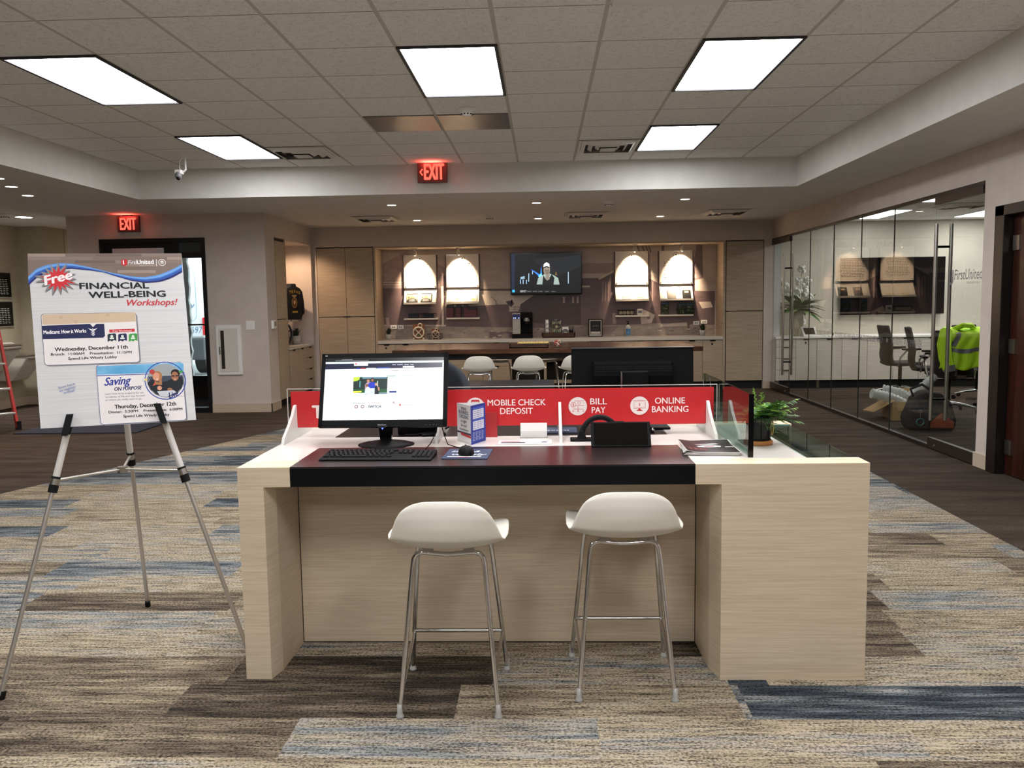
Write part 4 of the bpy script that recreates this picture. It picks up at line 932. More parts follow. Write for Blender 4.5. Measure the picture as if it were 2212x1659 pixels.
# ================= wooden table and its stools =================
TZ = .84
t = thing('live_edge_table','long live-edge wooden table with dark base before the display wall','table',(.02,10.75,0))
n = 26; top = []
rd = random.Random(9)
fr = [(-1.83+i*3.70/n, -.73+rd.uniform(-.025,.02)) for i in range(n+1)]; bk = [(1.85-i*3.62/n, .72+rd.uniform(-.02,.02)) for i in range(n+1)]
q = MB(SLAB); q.prism(fr+bk, TZ-.055, TZ, 'Z'); q.build('slab', t, bevel=.006)
q = MB(pm('dark_bronze_metal','#0e0e10',.5)); q.box((-1.6,-.5,TZ-.14),(1.62,.5,TZ-.056)); q.build('apron', t)
for x in (-1.5,1.5): q = MB(pm('dark_bronze_metal','#0e0e10',.5)); q.box((x-.06,-.35,0),(x+.06,.35,TZ-.14)); q.build('pedestal', t)
def make_stool(label, loc, rz=0, group=None):
    t = thing('bar_stool', label, 'stool', loc, rz, group)
    # side profile from the back rim over the seat to the front lip: (y, z, half width, side rise, wrap)
    prof = [(-.215,.748,.126,-.026,.012),(-.224,.727,.148,-.020,.020),(-.228,.694,.163,-.012,.030),(-.222,.654,.176,-.004,.040),(-.205,.612,.188,.004,.038),(-.170,.580,.198,.024,.026),
            (-.120,.570,.206,.040,.01),(-.05,.568,.206,.043,0),(.03,.572,.204,.036,0),(.10,.578,.200,.026,0),(.16,.578,.188,.014,0),(.19,.570,.165,.008,-.01)]
    def fn(u, v):
        f = v*(len(prof)-1); i = min(int(f), len(prof)-2); k = f-i; a = [prof[i][j]*(1-k)+prof[i+1][j]*k for j in range(5)]
        x = (u*2-1); return (x*a[2], a[0]+a[4]*x*x+(.012 if False else 0), a[1]+a[3]*abs(x)**(2.4+1.6*max(0,1-v*3)))
    q = MB(SHELL); q.grid(fn, 19, 34); q.build('seat_shell', t, solid=.009, sub=1)
    r = .0085
    for y, wx, fy, fx, l in ((-.10,.105,-.187,.167,'rear_leg_frame'),(.09,.115,.187,.18,'front_leg_frame')):
        zt = .545; q = MB(CHROME); pts = []
        for s_, seq in ((-1, (0,1,2,3,4,5)), (1, (5,4,3,2,1,0))):
            cor = [Vector((s_*wx*1.18,y+(fy-y)*.06,zt-.05)), Vector((s_*wx*1.14,y,zt-.022)), Vector((s_*wx*1.04,y,zt-.006)), Vector((s_*wx*.86,y,zt)), Vector((s_*wx*.45,y,zt-.004)), Vector((s_*wx*.15,y,zt-.007))]
            foot = Vector((s_*fx,fy,.012))
            seg = [foot, foot.lerp(cor[0],.5)]+cor
            pts += seg if s_ == -1 else seg[::-1]
        q.tube(pts, r, 10); lf = q.build(l, t)
        for s_ in (-1,1):
            g = MB(pm('clear_foot_glide','#a9a7a2',.15,alpha=.8)); g.lathe([(.001,.0),(.014,.0),(.014,.007),(.0093,.016),(.0093,.045),(.001,.045)], (s_*fx,fy,0), 12); g.build('foot_glide', lf)
    z = .166; k = (z-.012)/(.495-.012)
    fxz = lambda fx, wx: fx+(wx*1.18-fx)*k
    xa = fxz(.18,.115); xb = fxz(.167,.105); ya = .187+(.09-.187)*k; yb = -.187+(-.10+.187)*k
    q = MB(CHROME); q.tube([(-xa,ya,z),(xa,ya,z)], .0075, 10); q.build('foot_rest', t)
    for s_ in (-1,1): q = MB(CHROME); q.tube([(s_*xa,ya-.003,z-.004),(s_*xb,yb,z-.055)], .006, 8); q.build('side_stretcher', t)
    for y in (-.10,.09):
        for s_ in (-1,1): q = MB(pm('grey_mount','#9a9893',.4)); q.box((s_*.07-.018,y-.012,.548),(s_*.07+.018,y+.012,.566)); q.build('seat_mount', t)
    return t
st = make_stool('white shell bar stool at the desk, left one, nearer the viewer', (-.331,2.90,0), 0, 'white bar stools at the desk')
dup(st, 'white shell bar stool at the desk, right one below the tablet', (.279,3.022,0), 0, 'white bar stools at the desk')
g = 'white bar stools at the long table'
for x,l in ((-.745,'white bar stool at the table, nearest the lit monitor'),(-.175,'white bar stool at the table, middle of the visible row'),(.375,'white bar stool at the table, half hidden by the dark monitor')): dup(st, l, (x,9.80,0), R(3), g, 1.05)
for x,l in ((-.60,'white stool on the far side of the table, left'),(.05,'white stool on the far side of the table, right')): dup(st, l, (x,11.75,0), R(180), g, 1.05)
# on the table
t = thing('pumpkin_tray','dark wooden tray on the table holding a row of small pumpkins','tray',(-.17,10.22,TZ))
q = MB(TRAYW); q.box((-.235,-.08,0),(.235,.08,.01)); q.box((-.235,-.08,0),(.235,-.07,.055)); q.box((-.235,.07,0),(.235,.08,.055)); q.box((-.235,-.08,0),(-.225,.08,.055)); q.box((.225,-.08,0),(.235,.08,.055)); q.build('box', t)
PK = pm('cream_yellow_gourd','#c9b56c',.5)
for i in range(6):
    x = -.105+i*.062; t = thing('small_pumpkin','cream and yellow small pumpkin in the row on the tray','pumpkin',(-.17+x,10.22,TZ+.012),0,'small pumpkins on the tray')
    def pf(u, v):
        a = 2*pi*u; b = pi*v; r_ = .036*(1+.10*cos(a*8))*sin(b)+.001; return (r_*cos(a), r_*sin(a), .036+.030*cos(b)*(1-.3*math.exp(-(sin(b)*3)**2)))
    q = MB(PK); q.grid(pf, 49, 13); q.build('body', t)
    q = MB(pm('gourd_stem','#5c4c2c',.7)); q.tube([(0,0,.058),(.002,0,.072)], .004, 6); q.build('stem', t)
t = thing('candy_bowl','clear round bowl of red and white mints on the table','bowl',(.165,10.15,TZ))
q = MB(GLASS); q.lathe([(.03,0),(.055,.012),(.066,.05),(.06,.082),(.052,.09)], n=28); q.build('bowl', t)
rd = random.Random(4)
for i in range(26):
    a = rd.uniform(0,2*pi); r_ = .042*math.sqrt(rd.random()); q = MB(pm('mint_red','#b0453d',.3) if i % 2 else pm('mint_white','#e3d5cb',.3))
    q.ball((0,0,0), .013, 8, sc=(1,1,.7)); tag(q.build('mint_candy', loc=(.165+r_*cos(a),10.15+r_*sin(a),TZ+.02+.07*i/26)), 'round mint in the clear bowl on the table', 'candy', 'mints in the bowl')
# ================= alcove =================
def A(y, z=0, x=XL): return (x, y, z)
t = cabinet('tall_cabinet','narrow tall oak cabinet inside the left side wall', -.22,.22,.10,2.30,0,.42,[(-.215,1.21,.215,2.27,'x'),(-.215,.105,.215,1.203,'x')],'tall oak cabinets',m=OAKS,rz=R(90),org=(XL-.005,11.55,0))
q = MB(OAKS); q.box((XL-.5,11.775,.80),(XL-.005,11.795,2.312)); struct(q.build('trim_8'))
t = cabinet('side_cabinet','low oak cabinet with doors and drawers in the left alcove', -.64,.64,.10,.765,0,.45,
            [(-.64,.105,-.20,.76,'door'),(-.20,.105,.20,.76,'door'),(.20,.105,.64,.27,'drawer'),(.20,.27,.64,.43,'drawer'),(.20,.43,.64,.60,'drawer'),(.20,.60,.64,.76,'drawer')],'alcove cabinets',m=OAKS,rz=R(90),org=(XL-.005,12.44,0))
q = MB(CTOP); q.box((XL-.5,11.795,.765),(XL+.004,13.08,.80)); tag(q.build('alcove_counter'), 'white counter in the left alcove', 'countertop')
t = thing('wall_shelf','white shelf on brackets in the left alcove','shelf',(XL-.3,12.5,1.16)); q = MB(WHITE); q.box((-.19,-.33,-.012),(.10,.42,.012)); q.build('board', t, bevel=.003)
for y in (-.2,.3): q = MB(MATTEB); q.tube([(-.19,y,-.012),(.0,y,-.012)],.006,6); q.tube([(-.19,y,-.16),(.0,y,-.014)],.006,6); q.build('bracket', t)
t = thing('display_jacket','black jacket with gold lettering displayed on the alcove shelf','jacket',(-3.79,12.68,1.18), R(60))
JK = pm('navy_black_corduroy','#090b14',.85)
pts = [(-.14,.0),(.14,.0),(.17,.06),(.15,.22),(.175,.20),(.19,.07),(.215,.10),(.205,.28),(.18,.42),(.13,.475),(.06,.50),(.05,.54),(-.05,.54),(-.06,.50),(-.13,.475),(-.18,.42),(-.205,.28),(-.215,.10),(-.19,.07),(-.175,.20),(-.15,.22),(-.17,.06)]
q = MB(JK); q.prism(pts, -.05, .05, 'Y'); q.build('body', t, bevel=.02)
q = MB(JK); q.T = lambda u,v,d:(u,-.052-d,v); q.step=.001; gd = ink('#c9a23c')
for i,ch in enumerate('TEXAS'): u=-.085+i*.042; q.text(ch,u,.405-abs(i-2)*.008,.042,gd,w=.036,rot=-(i-2)*.10)
q.poly([(-.05,.37),(.05,.37),(.03,.34),(-.03,.34)], ink('#a08c60')); q.circ(0,.255,.055,ink('#8d7747'),24,.085); q.circ(0,.255,.042,ink('#6f4030'),24,.07); q.circ(0,.26,.02,ink('#c2b083'),16,.03)
q.greek(-.05,.105,.06,.026,ink('#e0bf45'),5,3); q.build('lettering', t)
q = MB(MATTEB)
for u in (-.10,.10): q.tube([(u,.06,.25),(u,-.03,-.015),(u,-.08,-.012),(u,-.09,.02)], .006, 6)
q.tube([(-.10,-.02,.02),(.10,-.02,.02)], .005, 6); q.build('stand', t)
t = small_plant(-3.80,12.86,.80,'spiky green plant in a white pot in the left alcove', .13, .075, 40, .15, .15)
t = thing('round_plaque','dark round wheel plaque leaning in the left alcove','plaque',(-3.87,12.62,.80), R(75))
q = MB(pm('dark_steel_blue','#1d2230',.4)); q.tube([(.13*cos(2*pi*i/28),0,.16+.15*sin(2*pi*i/28)) for i in range(28)], .016, 8, closed=True); q.build('rim', t)
q = MB(pm('dark_steel_blue','#1d2230',.4)); q.cyl((0,-.005,.16), .06, .02, 20, axis='Y')
for a in (30,90,150): q.tube([(cos(R(a))*.13,0,.16+sin(R(a))*.15),(-cos(R(a))*.13,0,.16-sin(R(a))*.15)], .008, 6)
q.build('spokes', t)
t = thing('spotlight','white spotlight in the top of the left alcove','spotlight',(-3.80,12.28,2.312),0,'alcove spotlight')
q = MB(WHITE); q.cyl((0,0,-.012), .045, .012, 18); q.build('canopy', t)
q = MB(WHITE); q.tube([(0,0,-.01),(0,.01,-.05),(.0,.05,-.10)], .03, 14, rs=[.014,.03,.034]); q.build('head', t)
e = MB(emis('alcove_bulb', (1,.7,.42), 10)); e.ball((0,.055,-.105), .018, 10); e.build('bulb', t)
Ld = bpy.data.lights.new('alcove_beam','SPOT'); Ld.energy = 30; Ld.color = (1,.66,.42); Ld.spot_size = R(115); Ld.spot_blend = .6; Ld.shadow_soft_size = .025
o = bpy.data.objects.new('alcove_beam', Ld); COL.objects.link(o); o.location = (-3.80,12.35,2.18); o.rotation_euler = (Vector((-3.78,13.0,1.3))-Vector(o.location)).to_track_quat('-Z','Y').to_euler()
# ================= conference room contents =================
cz = .77
t = cabinet('drawer_cabinet','pale cabinet with four drawers behind the conference glass', 3.58,3.88,.12,cz,13.1,.6,[(3.58,.125,3.88,.289,'drawer'),(3.58,.289,3.88,.468,'drawer'),(3.58,.468,3.88,.646,'drawer'),(3.58,.646,3.88,cz-.005,'drawer')],'pale conference cabinets',m=PALE)
xx = [3.88,4.20,4.58,4.965,5.355,5.745,6.135,6.525,6.915,7.3]
nm = ['first','second','third','fourth','fifth','sixth','seventh','eighth','ninth']
for i in range(9): cabinet('base_cabinet','pale conference base cabinet, %s door right of the drawers' % nm[i], xx[i],xx[i+1],.12,cz,13.1,.6,[(xx[i],.125,xx[i+1],cz-.005,'lock' if i == 0 else 'door')],'pale conference cabinets',m=PALE)
q = MB(WHITE); q.box((3.57,13.085,cz),(7.32,YM,.80)); tag(q.build('conference_counter', bevel=.003), 'white counter along the conference room back wall', 'countertop')
t = thing('conference_television','large dark television on the conference room wall','television',(5.545,YM,1.11))
q = MB(GLOSSB); q.box((-.81,-.10,0),(.81,-.06,.90)); q.build('housing', t, bevel=.004)
q = MB(pm('dark_screen','#08080a',.08)); q.box((-.795,-.103,.015),(.795,-.10,.885)); q.build('screen', t)
q = MB(MATTEB); q.box((-.3,-.06,.2),(.3,0,.7)); q.build('wall_bracket', t)
# light and grid fittings
for x,y,w,d,l in ((4.87,12.1,.28,1.2,'narrow lit ceiling panel in the conference room, far left'),(4.80,10.0,.28,1.1,'narrow lit ceiling panel in the conference room, nearer the glass'),(6.30,12.3,.6,1.0,'lit ceiling panel in the conference room at the right'),(6.3,9.3,.6,1.2,'lit ceiling panel in the conference room, out of view')):
    t = thing('ceiling_light', l, 'ceiling light', (x,y,ZS), 0, 'conference room light panels')
    q = MB(LF); q.box((-.012,-.012,-.004),(w+.012,d+.012,0)); q.build('frame', t); q = MB(PANEL); q.box((0,0,-.006),(w,d,-.0045)); q.build('diffuser', t)
# vase with flowers
t = thing('flower_vase','marbled vase of white flowers and big green leaves on the conference counter','vase',(3.965,13.30,.80))
def marble():
    m = NT('marbled_ceramic'); a = m.noise(m.mapped((9,9,4)),1,4); m.l(m.ramp(a,[(.4,'#d9d3bf'),(.52,'#a89b7c'),(.6,'#e0dac8')]), m.b.inputs['Base Color']); m.b.inputs['Roughness'].default_value=.3; return m.m
q = MB(marble()); q.lathe([(.001,0),(.06,0),(.068,.05),(.085,.22),(.072,.33),(.042,.41),(.036,.42),(.001,.40)], n=24); q.build('vase', t)
def leaf(q, b, d, L_, w, m, droop=.25, up=(0,0,1)):
    d = Vector(d).normalized(); sd = d.cross(Vector(up)); sd = sd.normalized() if sd.length > .05 else Vector((1,0,0)); b = Vector(b); vs = []; N = 7
    for i in range(N):
        k = i/(N-1); c = b+d*L_*k+Vector((0,0,-droop*L_*k*k)); ww = w*sin(pi*min(k*.92+.06,1))**.8
        vs += [c-sd*ww+Vector((0,0,.12*ww)), c, c+sd*ww+Vector((0,0,.12*ww))]
    q.add(vs, [(i*3+j,i*3+j+1,i*3+4+j,i*3+3+j) for i in range(N-1) for j in (0,1)], m, True)
rd = random.Random(12); q = MB(LEAF)
for i in range(60):
    a = rd.uniform(0,2*pi); e = rd.uniform(-.15,.9); leaf(q, (0,0,.42), (cos(a),sin(a)*.5,e), rd.uniform(.24,.46), rd.uniform(.05,.085), rd.choice((LEAFD,LEAF,pm('variegated_leaf','#7f9a62',.5))), rd.uniform(.1,.5))
q.build('leaves', t)
q = MB(pm('white_petals','#ecece6',.7)); r2 = random.Random(5)
for dx,dz in ((-.22,.72),(-.15,.62),(-.03,.66),(.0,.80),(.05,.70),(.10,.62),(.03,.98),(.12,.80),(-.28,.80),(.13,.55),(-.08,.55)):
    c = Vector((dx,-.05+r2.uniform(-.05,.05),dz+.05))
    for k in range(18):
        v = Vector((r2.gauss(0,1),r2.gauss(0,1),r2.gauss(0,1))).normalized()*.05; q.ball(tuple(c+v), .027, 6)
q.build('flowers', t)
q = MB(LEAF)
for dx,dz in ((-.22,.72),(-.03,.66),(.0,.80),(.05,.70),(.10,.62),(.03,.98),(.12,.80),(-.28,.80)): q.tube([(0,0,.40),(dx*.6,-.03,dz*.75),(dx,-.05,dz+.03)], .004, 5)
q.build('stems', t)
t = thing('desk_tablet','white framed tablet leaning on the conference counter','tablet',(4.11,13.2,.80))
q = MB(WHITE); q.prism([(-.07,0),(.06,0),(.03,.15),(.02,.15)], -.10, .10, 'X'); q.build('stand', t)
q = MB(WHITE); up = Vector((0,.45,1)).normalized(); q.T = lambda u,v,d: tuple(Vector((u,-.072-d,.004))+up*v); q.step = .002
q.poly([(-.10,.0),(.10,.0),(.07,.155),(-.13,.155)],WHITE); q.poly([(-.078,.03),(.078,.03),(.058,.14),(-.105,.14)],pm('dark_screen','#08080a',.08)); q.build('screen', t)
t = thing('wall_outlet','white outlet on the conference wall beside the vase','outlet',(4.17,YM-.01,.97)); q = MB(WHITE); q.box((-.05,0,0),(.05,.01,.08)); q.build('plate', t); q = MB(pm('outlet_grey','#a3a19b',.5)); q.box((-.03,-.002,.02),(.03,0,.06)); q.build('sockets', t)
# mesh office chairs
def office_chair(label, loc, rz):
    t = thing('office_chair', label, 'chair', loc, rz, 'black mesh conference chairs')
    base = pm('polished_chair_base','#b9b9b7',.18,1)
    for k in range(5):
        a = 2*pi*k/5+.3; c, s_ = cos(a), sin(a); q = MB(base); q.tube([(0,0,.12),(c*.15,s_*.15,.105),(c*.30,s_*.30,.075)], .016, 8, rs=[.022,.017,.012]); lg = q.build('base_leg', t)
        w = MB(MATTEB); w.cyl((c*.31-.012,s_*.31,.027), .027, .024, 14, axis='X'); w.build('caster', lg)
    q = MB(BLACK); q.tube([(0,0,.10),(0,0,.42)], .025, 12); q.build('gas_column', t)
    q = MB(MESHB); q.grid(lambda u,v: ((u-.5)*.48*(1-.1*v), -.24+.46*v, .455-.02*cos((u-.5)*pi)+.02*abs(v-.5)), 9, 9); q.build('seat', t, solid=.05, sub=1)
    prof = [(.20,.44),(.235,.50),(.25,.58),(.24,.68),(.255,.80),(.285,.92),(.30,.99)]
    def bf(u, v):
        f = v*(len(prof)-1); i = min(int(f), len(prof)-2); k = f-i; y = prof[i][0]*(1-k)+prof[i+1][0]*k; z = prof[i][1]*(1-k)+prof[i+1][1]*k
        return ((u-.5)*(.46-.06*v), y-.05*(2*u-1)**2, z)
    q = MB(MESHB); q.grid(bf, 9, 15); q.build('backrest', t, solid=.03)
    for s_ in (-1,1):
        q = MB(STEEL); q.tube([(s_*.24,.12,.42),(s_*.27,.10,.55),(s_*.27,.02,.64),(s_*.27,-.12,.65)], .012, 8); q.build('armrest_bracket', t)
        q = MB(BLACK); q.box((s_*.27-.03,-.17,.65),(s_*.27+.03,.08,.675)); q.build('armrest', t, bevel=.008)
    return t
c1 = office_chair('black mesh chair farthest left behind the glass, seen from its side', (5.05,12.1,0), R(88))
def oc(label, loc, rz): return dup(c1, label, loc, rz)
oc('black mesh chair overlapping the leftmost one, second from left', (5.03,11.15,0), R(70))
oc('black mesh chair behind the near door handles', (5.85,11.55,0), R(20))
oc('black mesh chair with the yellow safety jacket hung on it', (4.83,10.2,0), R(165))
oc('black mesh chair at the far right behind the safety jacket', (5.65,10.5,0), R(200))
# hi-vis jacket draped over the back of the chair
t = thing('safety_jacket','bright yellow safety jacket with grey bands draped over a chair back','jacket',(4.86,9.93,0), R(-8))
def vest(u, v, off=0):
    x = (u-.5)*(.40+.10*sin(v*2.2))+.02*sin(v*9)-.07*v; z = 1.02-.46*v+.02*sin(u*9)*v; y = -.04-.10*v**.7-.035*sin(u*pi)+.014*sin(u*22+v*5)-off
    if v < .12: y += (.12-v)*1.2
    return (x, y, z)
q = MB(HIVIS); q.grid(vest, 33, 25); q.build('body', t, solid=.014)
q = MB(REFL); q.grid(lambda u,v: vest(u, .50+.10*v, .014), 33, 4); q.build('reflective_band', t)
q = MB(REFL); q.grid(lambda u,v: vest(.22+.12*v, .02+.45*u, .014), 20, 4); q.build('reflective_band', t)
def sleeve(q, pts, rs, m): q.tube(pts, .06, 14, m, rs=rs)
q = MB(HIVIS); sleeve(q, [(-.20,-.03,.98),(-.25,-.12,.84),(-.24,-.15,.68),(-.20,-.16,.54)], [.07,.075,.07,.06], HIVIS); o = q.build('left_sleeve', t)
q = MB(REFL); q.tube([(-.205,-.16,.60),(-.195,-.162,.53)], .066, 14); q.build('reflective_cuff', o)
q = MB(HIVIS); sleeve(q, [(.20,-.02,.96),(.27,-.08,.86),(.29,-.10,.76)], [.07,.075,.06], HIVIS); o = q.build('right_sleeve', t)
q = MB(HIVIS); q.tube([(-.10,.03,1.0),(-.03,-.05,1.05),(.06,-.04,1.045),(.12,.04,1.0)], .03, 10); q.build('collar', t)
# cardboard box with bubble wrap, and backpack
CB = pm('cardboard','#a98a5c',.8)
t = thing('cardboard_box','open cardboard box of bubble wrap on the floor behind the glass','box',(4.18,9.72,0), R(-6))
q = MB(CB); w,dp,hh = .25,.2,.21
q.box((-w,-dp,0),(w,-dp+.006,hh)); q.box((-w,dp-.006,0),(w,dp,hh)); q.box((-w,-dp,0),(-w+.006,dp,hh)); q.box((w-.006,-dp,0),(w,dp,hh)); q.box((-w,-dp,0),(w,dp,.006)); q.build('body', t)
q = MB(CB); q.obox((-w-.10,-.04,hh-.055), (.23,0,.13), (-.03,.34,-.02), (0,.0,.005)); q.build('flap', t)
q = MB(CB); q.obox((.05,dp+.07,hh+.05), (.4,0,0), (0,.16,.11), (0,0,.005)); q.build('flap', t)
q = MB(CB); q.obox((.0,-dp-.02,hh-.05), (.4,0,0), (0,-.03,-.09), (0,.004,.0)); q.build('flap', t)
BW = pm('bubble_wrap_film','#dfe2df',.25,spec=.8,alpha=.75)
def bub(name, pts, r, lab):
    q = MB(BW); pts = [Vector(p) for p in pts]; N = 26; P = []
    for i in range(N):
        f = i/(N-1)*(len(pts)-1); k = min(int(f),len(pts)-2); P.append(pts[k].lerp(pts[k+1], f-k))
    q.tube(P, r, 14, rs=[r*(1+.14*sin(i*2.4)) for i in range(N)]); tag(q.build('bubble_wrap'), lab, 'bubble wrap', 'rolls of bubble wrap')
bub('a', [(3.72,9.66,.30),(3.9,9.66,.26),(4.1,9.70,.18)], .055, 'bubble wrap roll sticking out left over the box flap'); bub('b', [(3.92,9.86,.33),(4.1,9.8,.29),(4.22,9.76,.22)], .05, 'bubble wrap roll in the middle of the box'); bub('c', [(4.16,9.74,.24),(4.38,9.8,.38),(4.5,9.84,.47)], .045, 'bubble wrap roll rising to the right out of the box')
t = thing('tool_backpack','black backpack with orange base and key ring on the floor by the glass','backpack',(4.02,8.93,0), R(-8))
BG = pm('black_nylon','#0e0e11',.75)
q = MB(BG); q.prism([(-.22,0),(.24,0),(.26,.10),(.21,.28),(.10,.40),(-.06,.41),(-.16,.33),(-.24,.12)], -.14, .14, 'Y'); q.build('body', t, bevel=.045)
q = MB(pm('orange_nylon','#8a3d1b',.7)); q.prism([(-.06,.03),(.22,.03),(.22,.10),(.10,.19),(.02,.12)], -.155, -.13, 'Y'); q.build('orange_panel', t, bevel=.01)
q = MB(BG); q.box((-.20,-.19,.03),(-.02,-.13,.24)); q.build('front_pocket', t, bevel=.02)
q = MB(pm('teal_ring','#2d5a5c',.4)); q.tube([(-.12+.035*cos(2*pi*i/20),-.20,.10+.035*sin(2*pi*i/20)) for i in range(20)], .009, 8, closed=True); q.build('ring', t)
q = MB(STEEL); q.tube([(-.12,-.195,.14),(-.12,-.195,.20)], .004, 6); q.tube([(-.12+.012*cos(2*pi*i/12),-.195,.21+.012*sin(2*pi*i/12)) for i in range(12)], .003, 6, closed=True); q.build('clip', t)
q = MB(BG); q.tube([(-.14,0,.34),(-.17,0,.42),(-.06,0,.47),(.03,0,.41)], .014, 8); q.build('carry_handle', t)
# ================= entrance easel and poster =================
feet = [Vector((-1.958,2.833,0)), Vector((-1.165,3.16,0)), Vector((-1.861,3.761,0))]; ap = Vector((-1.690,3.26,1.56))
t = thing('easel','telescopic silver tripod easel with black clips holding the workshop poster','easel',(-1.66,3.25,0))
fr = [.475,.475,.48]
jn = []
for i,f in enumerate(feet):
    j = f.lerp(ap, fr[i]); jn.append(j); q = MB(ALU); q.tube([f+Vector((0,0,.015)), j], .0085, 12); lw = q.build('lower_leg', t, world=True)
    q = MB(MATTEB); q.tube([f, f.lerp(ap,.018)], .012, 12); q.v = [(x-t.matrix_basis.translation.x, y-t.matrix_basis.translation.y, z) for x,y,z in q.v]; q.build('rubber_foot', lw)
    q = MB(pm('white_satin_tube','#cfccc8',.35,.2)); q.tube([j, ap], .0125, 12); q.build('upper_leg', t, world=True)
    q = MB(MATTEB); q.tube([f.lerp(ap,fr[i]-.02), f.lerp(ap,fr[i]-.002)], .017, 12); q.tube([f.lerp(ap,fr[i]+.012), f.lerp(ap,fr[i]+.017)], .0165, 12); q.build('leg_lock', t, world=True)
    q = MB(STEEL); q.tube([f.lerp(ap,fr[i]-.002), f.lerp(ap,fr[i]+.012)], .0162, 12); q.build('collar', t, world=True)
hub = Vector((-1.705,3.30,.742))
for j in jn: q = MB(ALU); d_ = (j-hub); q.tube([hub+Vector((0,0,0)), j+Vector((0,0,.012))], .0055, 6); q.build('brace', t, world=True)
q = MB(STEEL); q.cyl(tuple(hub-Vector((0,0,.012))), .02, .024, 12); q.build('hub', t, world=True)
q = MB(MATTEB); q.ball(tuple(ap), .028, 12); q.build('apex_joint', t, world=True)
dn = Vector((.37,-.93,0))
for i,k in ((0,.60),(1,.615)):
    p = feet[i].lerp(ap, k); dr = (ap-feet[i]).normalized()
    q = MB(MATTEB); q.obox(p+dn*.012, (.026,.010,0), (-.010,.026,0), dr*.03); q.obox(p+dn*.055+dr*.03, (.022,.009,0), dn*.008, dr*.075); q.obox(p+dn*.03-dr*.008, (.018,.007,0), dn*.06, dr*.012); q.build('support_clip', t, world=True)
BL, BR_ = Vector((-1.865,3.03,.951)), Vector((-1.362,3.228,.951)); TL, TR = Vector((-1.945,3.135,1.599)), Vector((-1.42,3.335,1.602))
TL = BL+((TL-BL)+(TR-BR_))*.5; TR = BR_+(TL-BL)
wv = BR_-BL; hv = TL-BL; PW, PH = wv.length, hv.length; ux, uy = wv.normalized(), hv.normalized(); un = ux.cross(uy)
t = thing('workshop_poster','large workshop poster board with red starburst on the easel','poster', BL)
TP = lambda u,v,d: tuple(ux*u+uy*v+un*d)
q = MB(pm('foam_board_white','#dcdcda',.6)); q.obox(ux*PW/2+uy*PH/2-un*.0035, wv, hv, un*.006); q.build('board', t)
K = quadmap((73,549),(391,551),(409,907),(88,926),PW,PH)
q = MB(WHITE); q.T = TP; q.step = .00002
def pp(pts, c): q.poly([K(*p) for p in pts], ink(c) if isinstance(c,str) else c)
def ptext(s_, x0, y0, x1, y1, h, c, **k):
    a, b = K(x0,y0), K(x1,y1); q.text(s_, a[0], a[1], h, ink(c), w=math.hypot(b[0]-a[0],b[1]-a[1]), rot=math.atan2(b[1]-a[1],b[0]-a[0]), **k)
def postbg():
    m = NT('brushed_grey_print'); a = m.noise(m.mapped((3,3,160)),1,3); m.l(m.ramp(a,[(.3,'#c6c8ca'),(.7,'#d4d5d6')]), m.b.inputs['Base Color']); m.b.inputs['Roughness'].default_value=.5; return m.m
q.rect(0,0,PW,PH,postbg())
# plank print along the top
rd = random.Random(21); e = K(0,549)
wavey = lambda x: 577+ (0 if x<73 else 0)
def wave(x):
    P = [(72,600),(90,582),(110,574),(135,570),(160,571),(200,580),(240,591),(280,599),(310,601),(340,596),(370,584),(392,572)]
    for (a,b),(c,d) in zip(P,P[1:]):
        if a <= x <= c: return b+(d-b)*(x-a)/(c-a)
    return P[0][1] if x < 72 else P[-1][1]
cols = ['#8b7a70','#7a6a61','#96857a','#6e6059','#85766e','#9c8b7e']
xs_ = [73+i*(318/40) for i in range(41)]
pp([(73,549)]+[(x,wave(x)+2) for x in xs_][::1]+[(391,549)], '#7f6f66')
for r_ in range(8):
    y = 549+r_*7.2; x = 73-rd.uniform(0,40)
    while x < 391:
        w = rd.uniform(50,95); a, b = max(x,73.5), min(x+w,390.5)
        if b > a:
            lim = min(wave(a+(b-a)*k/4) for k in range(5))
            if y+7 < lim: pp([(a,y+.6),(b,y+.8),(b,y+7),(a,y+6.8)], rd.choice(cols))
        x += w
def band(f0, f1, c): pp([(x, f0(x)) for x in xs_]+[(x, f1(x)) for x in xs_[::-1]], c)
th = lambda x: 20 if x < 90 else (max(4, 20-(x-90)*.12) if x < 230 else 4+min(14,(x-230)*.11))
band(lambda x: wave(x), lambda x: wave(x)+th(x), '#2f5cb0'); band(lambda x: wave(x), lambda x: wave(x)+th(x)*.42, '#5f97dd'); band(lambda x: wave(x)+th(x)*.74, lambda x: wave(x)+th(x), '#262a6b')
band(lambda x: wave(x)+th(x)*.18, lambda x: wave(x)+th(x)*.26, '#86b4ea')
# logo
pp([(262,563),(274,562),(274,574),(268,577),(262,573)], '#c3282e'); a = K(266,573); q.text('1',a[0],a[1],.016,ink('#f2f2f2'),bold=.04)
ptext('First',276,573,295,572.5,.0155,'#e9e9e9',shear=.2); ptext('United',295,572.5,330,572,.017,'#f2f2f2',bold=.03)
ptext('SPEND LIFE WISELY',300,576.5,330,576,.003,'#c9c4bf'); q.stroke([K(336,562),K(336,577)],.0022,ink('#e9e9e9')); a = K(348,569); q.ring(a[0],a[1],.0125,.002,ink('#e9e9e9')); q.rect(a[0]-.006,a[1]-.005,a[0]+.006,a[1]+.003,ink('#c9c4bf')); q.poly([(a[0]-.007,a[1]+.003),(a[0]+.007,a[1]+.003),(a[0],a[1]+.008)],ink('#e9e9e9'))
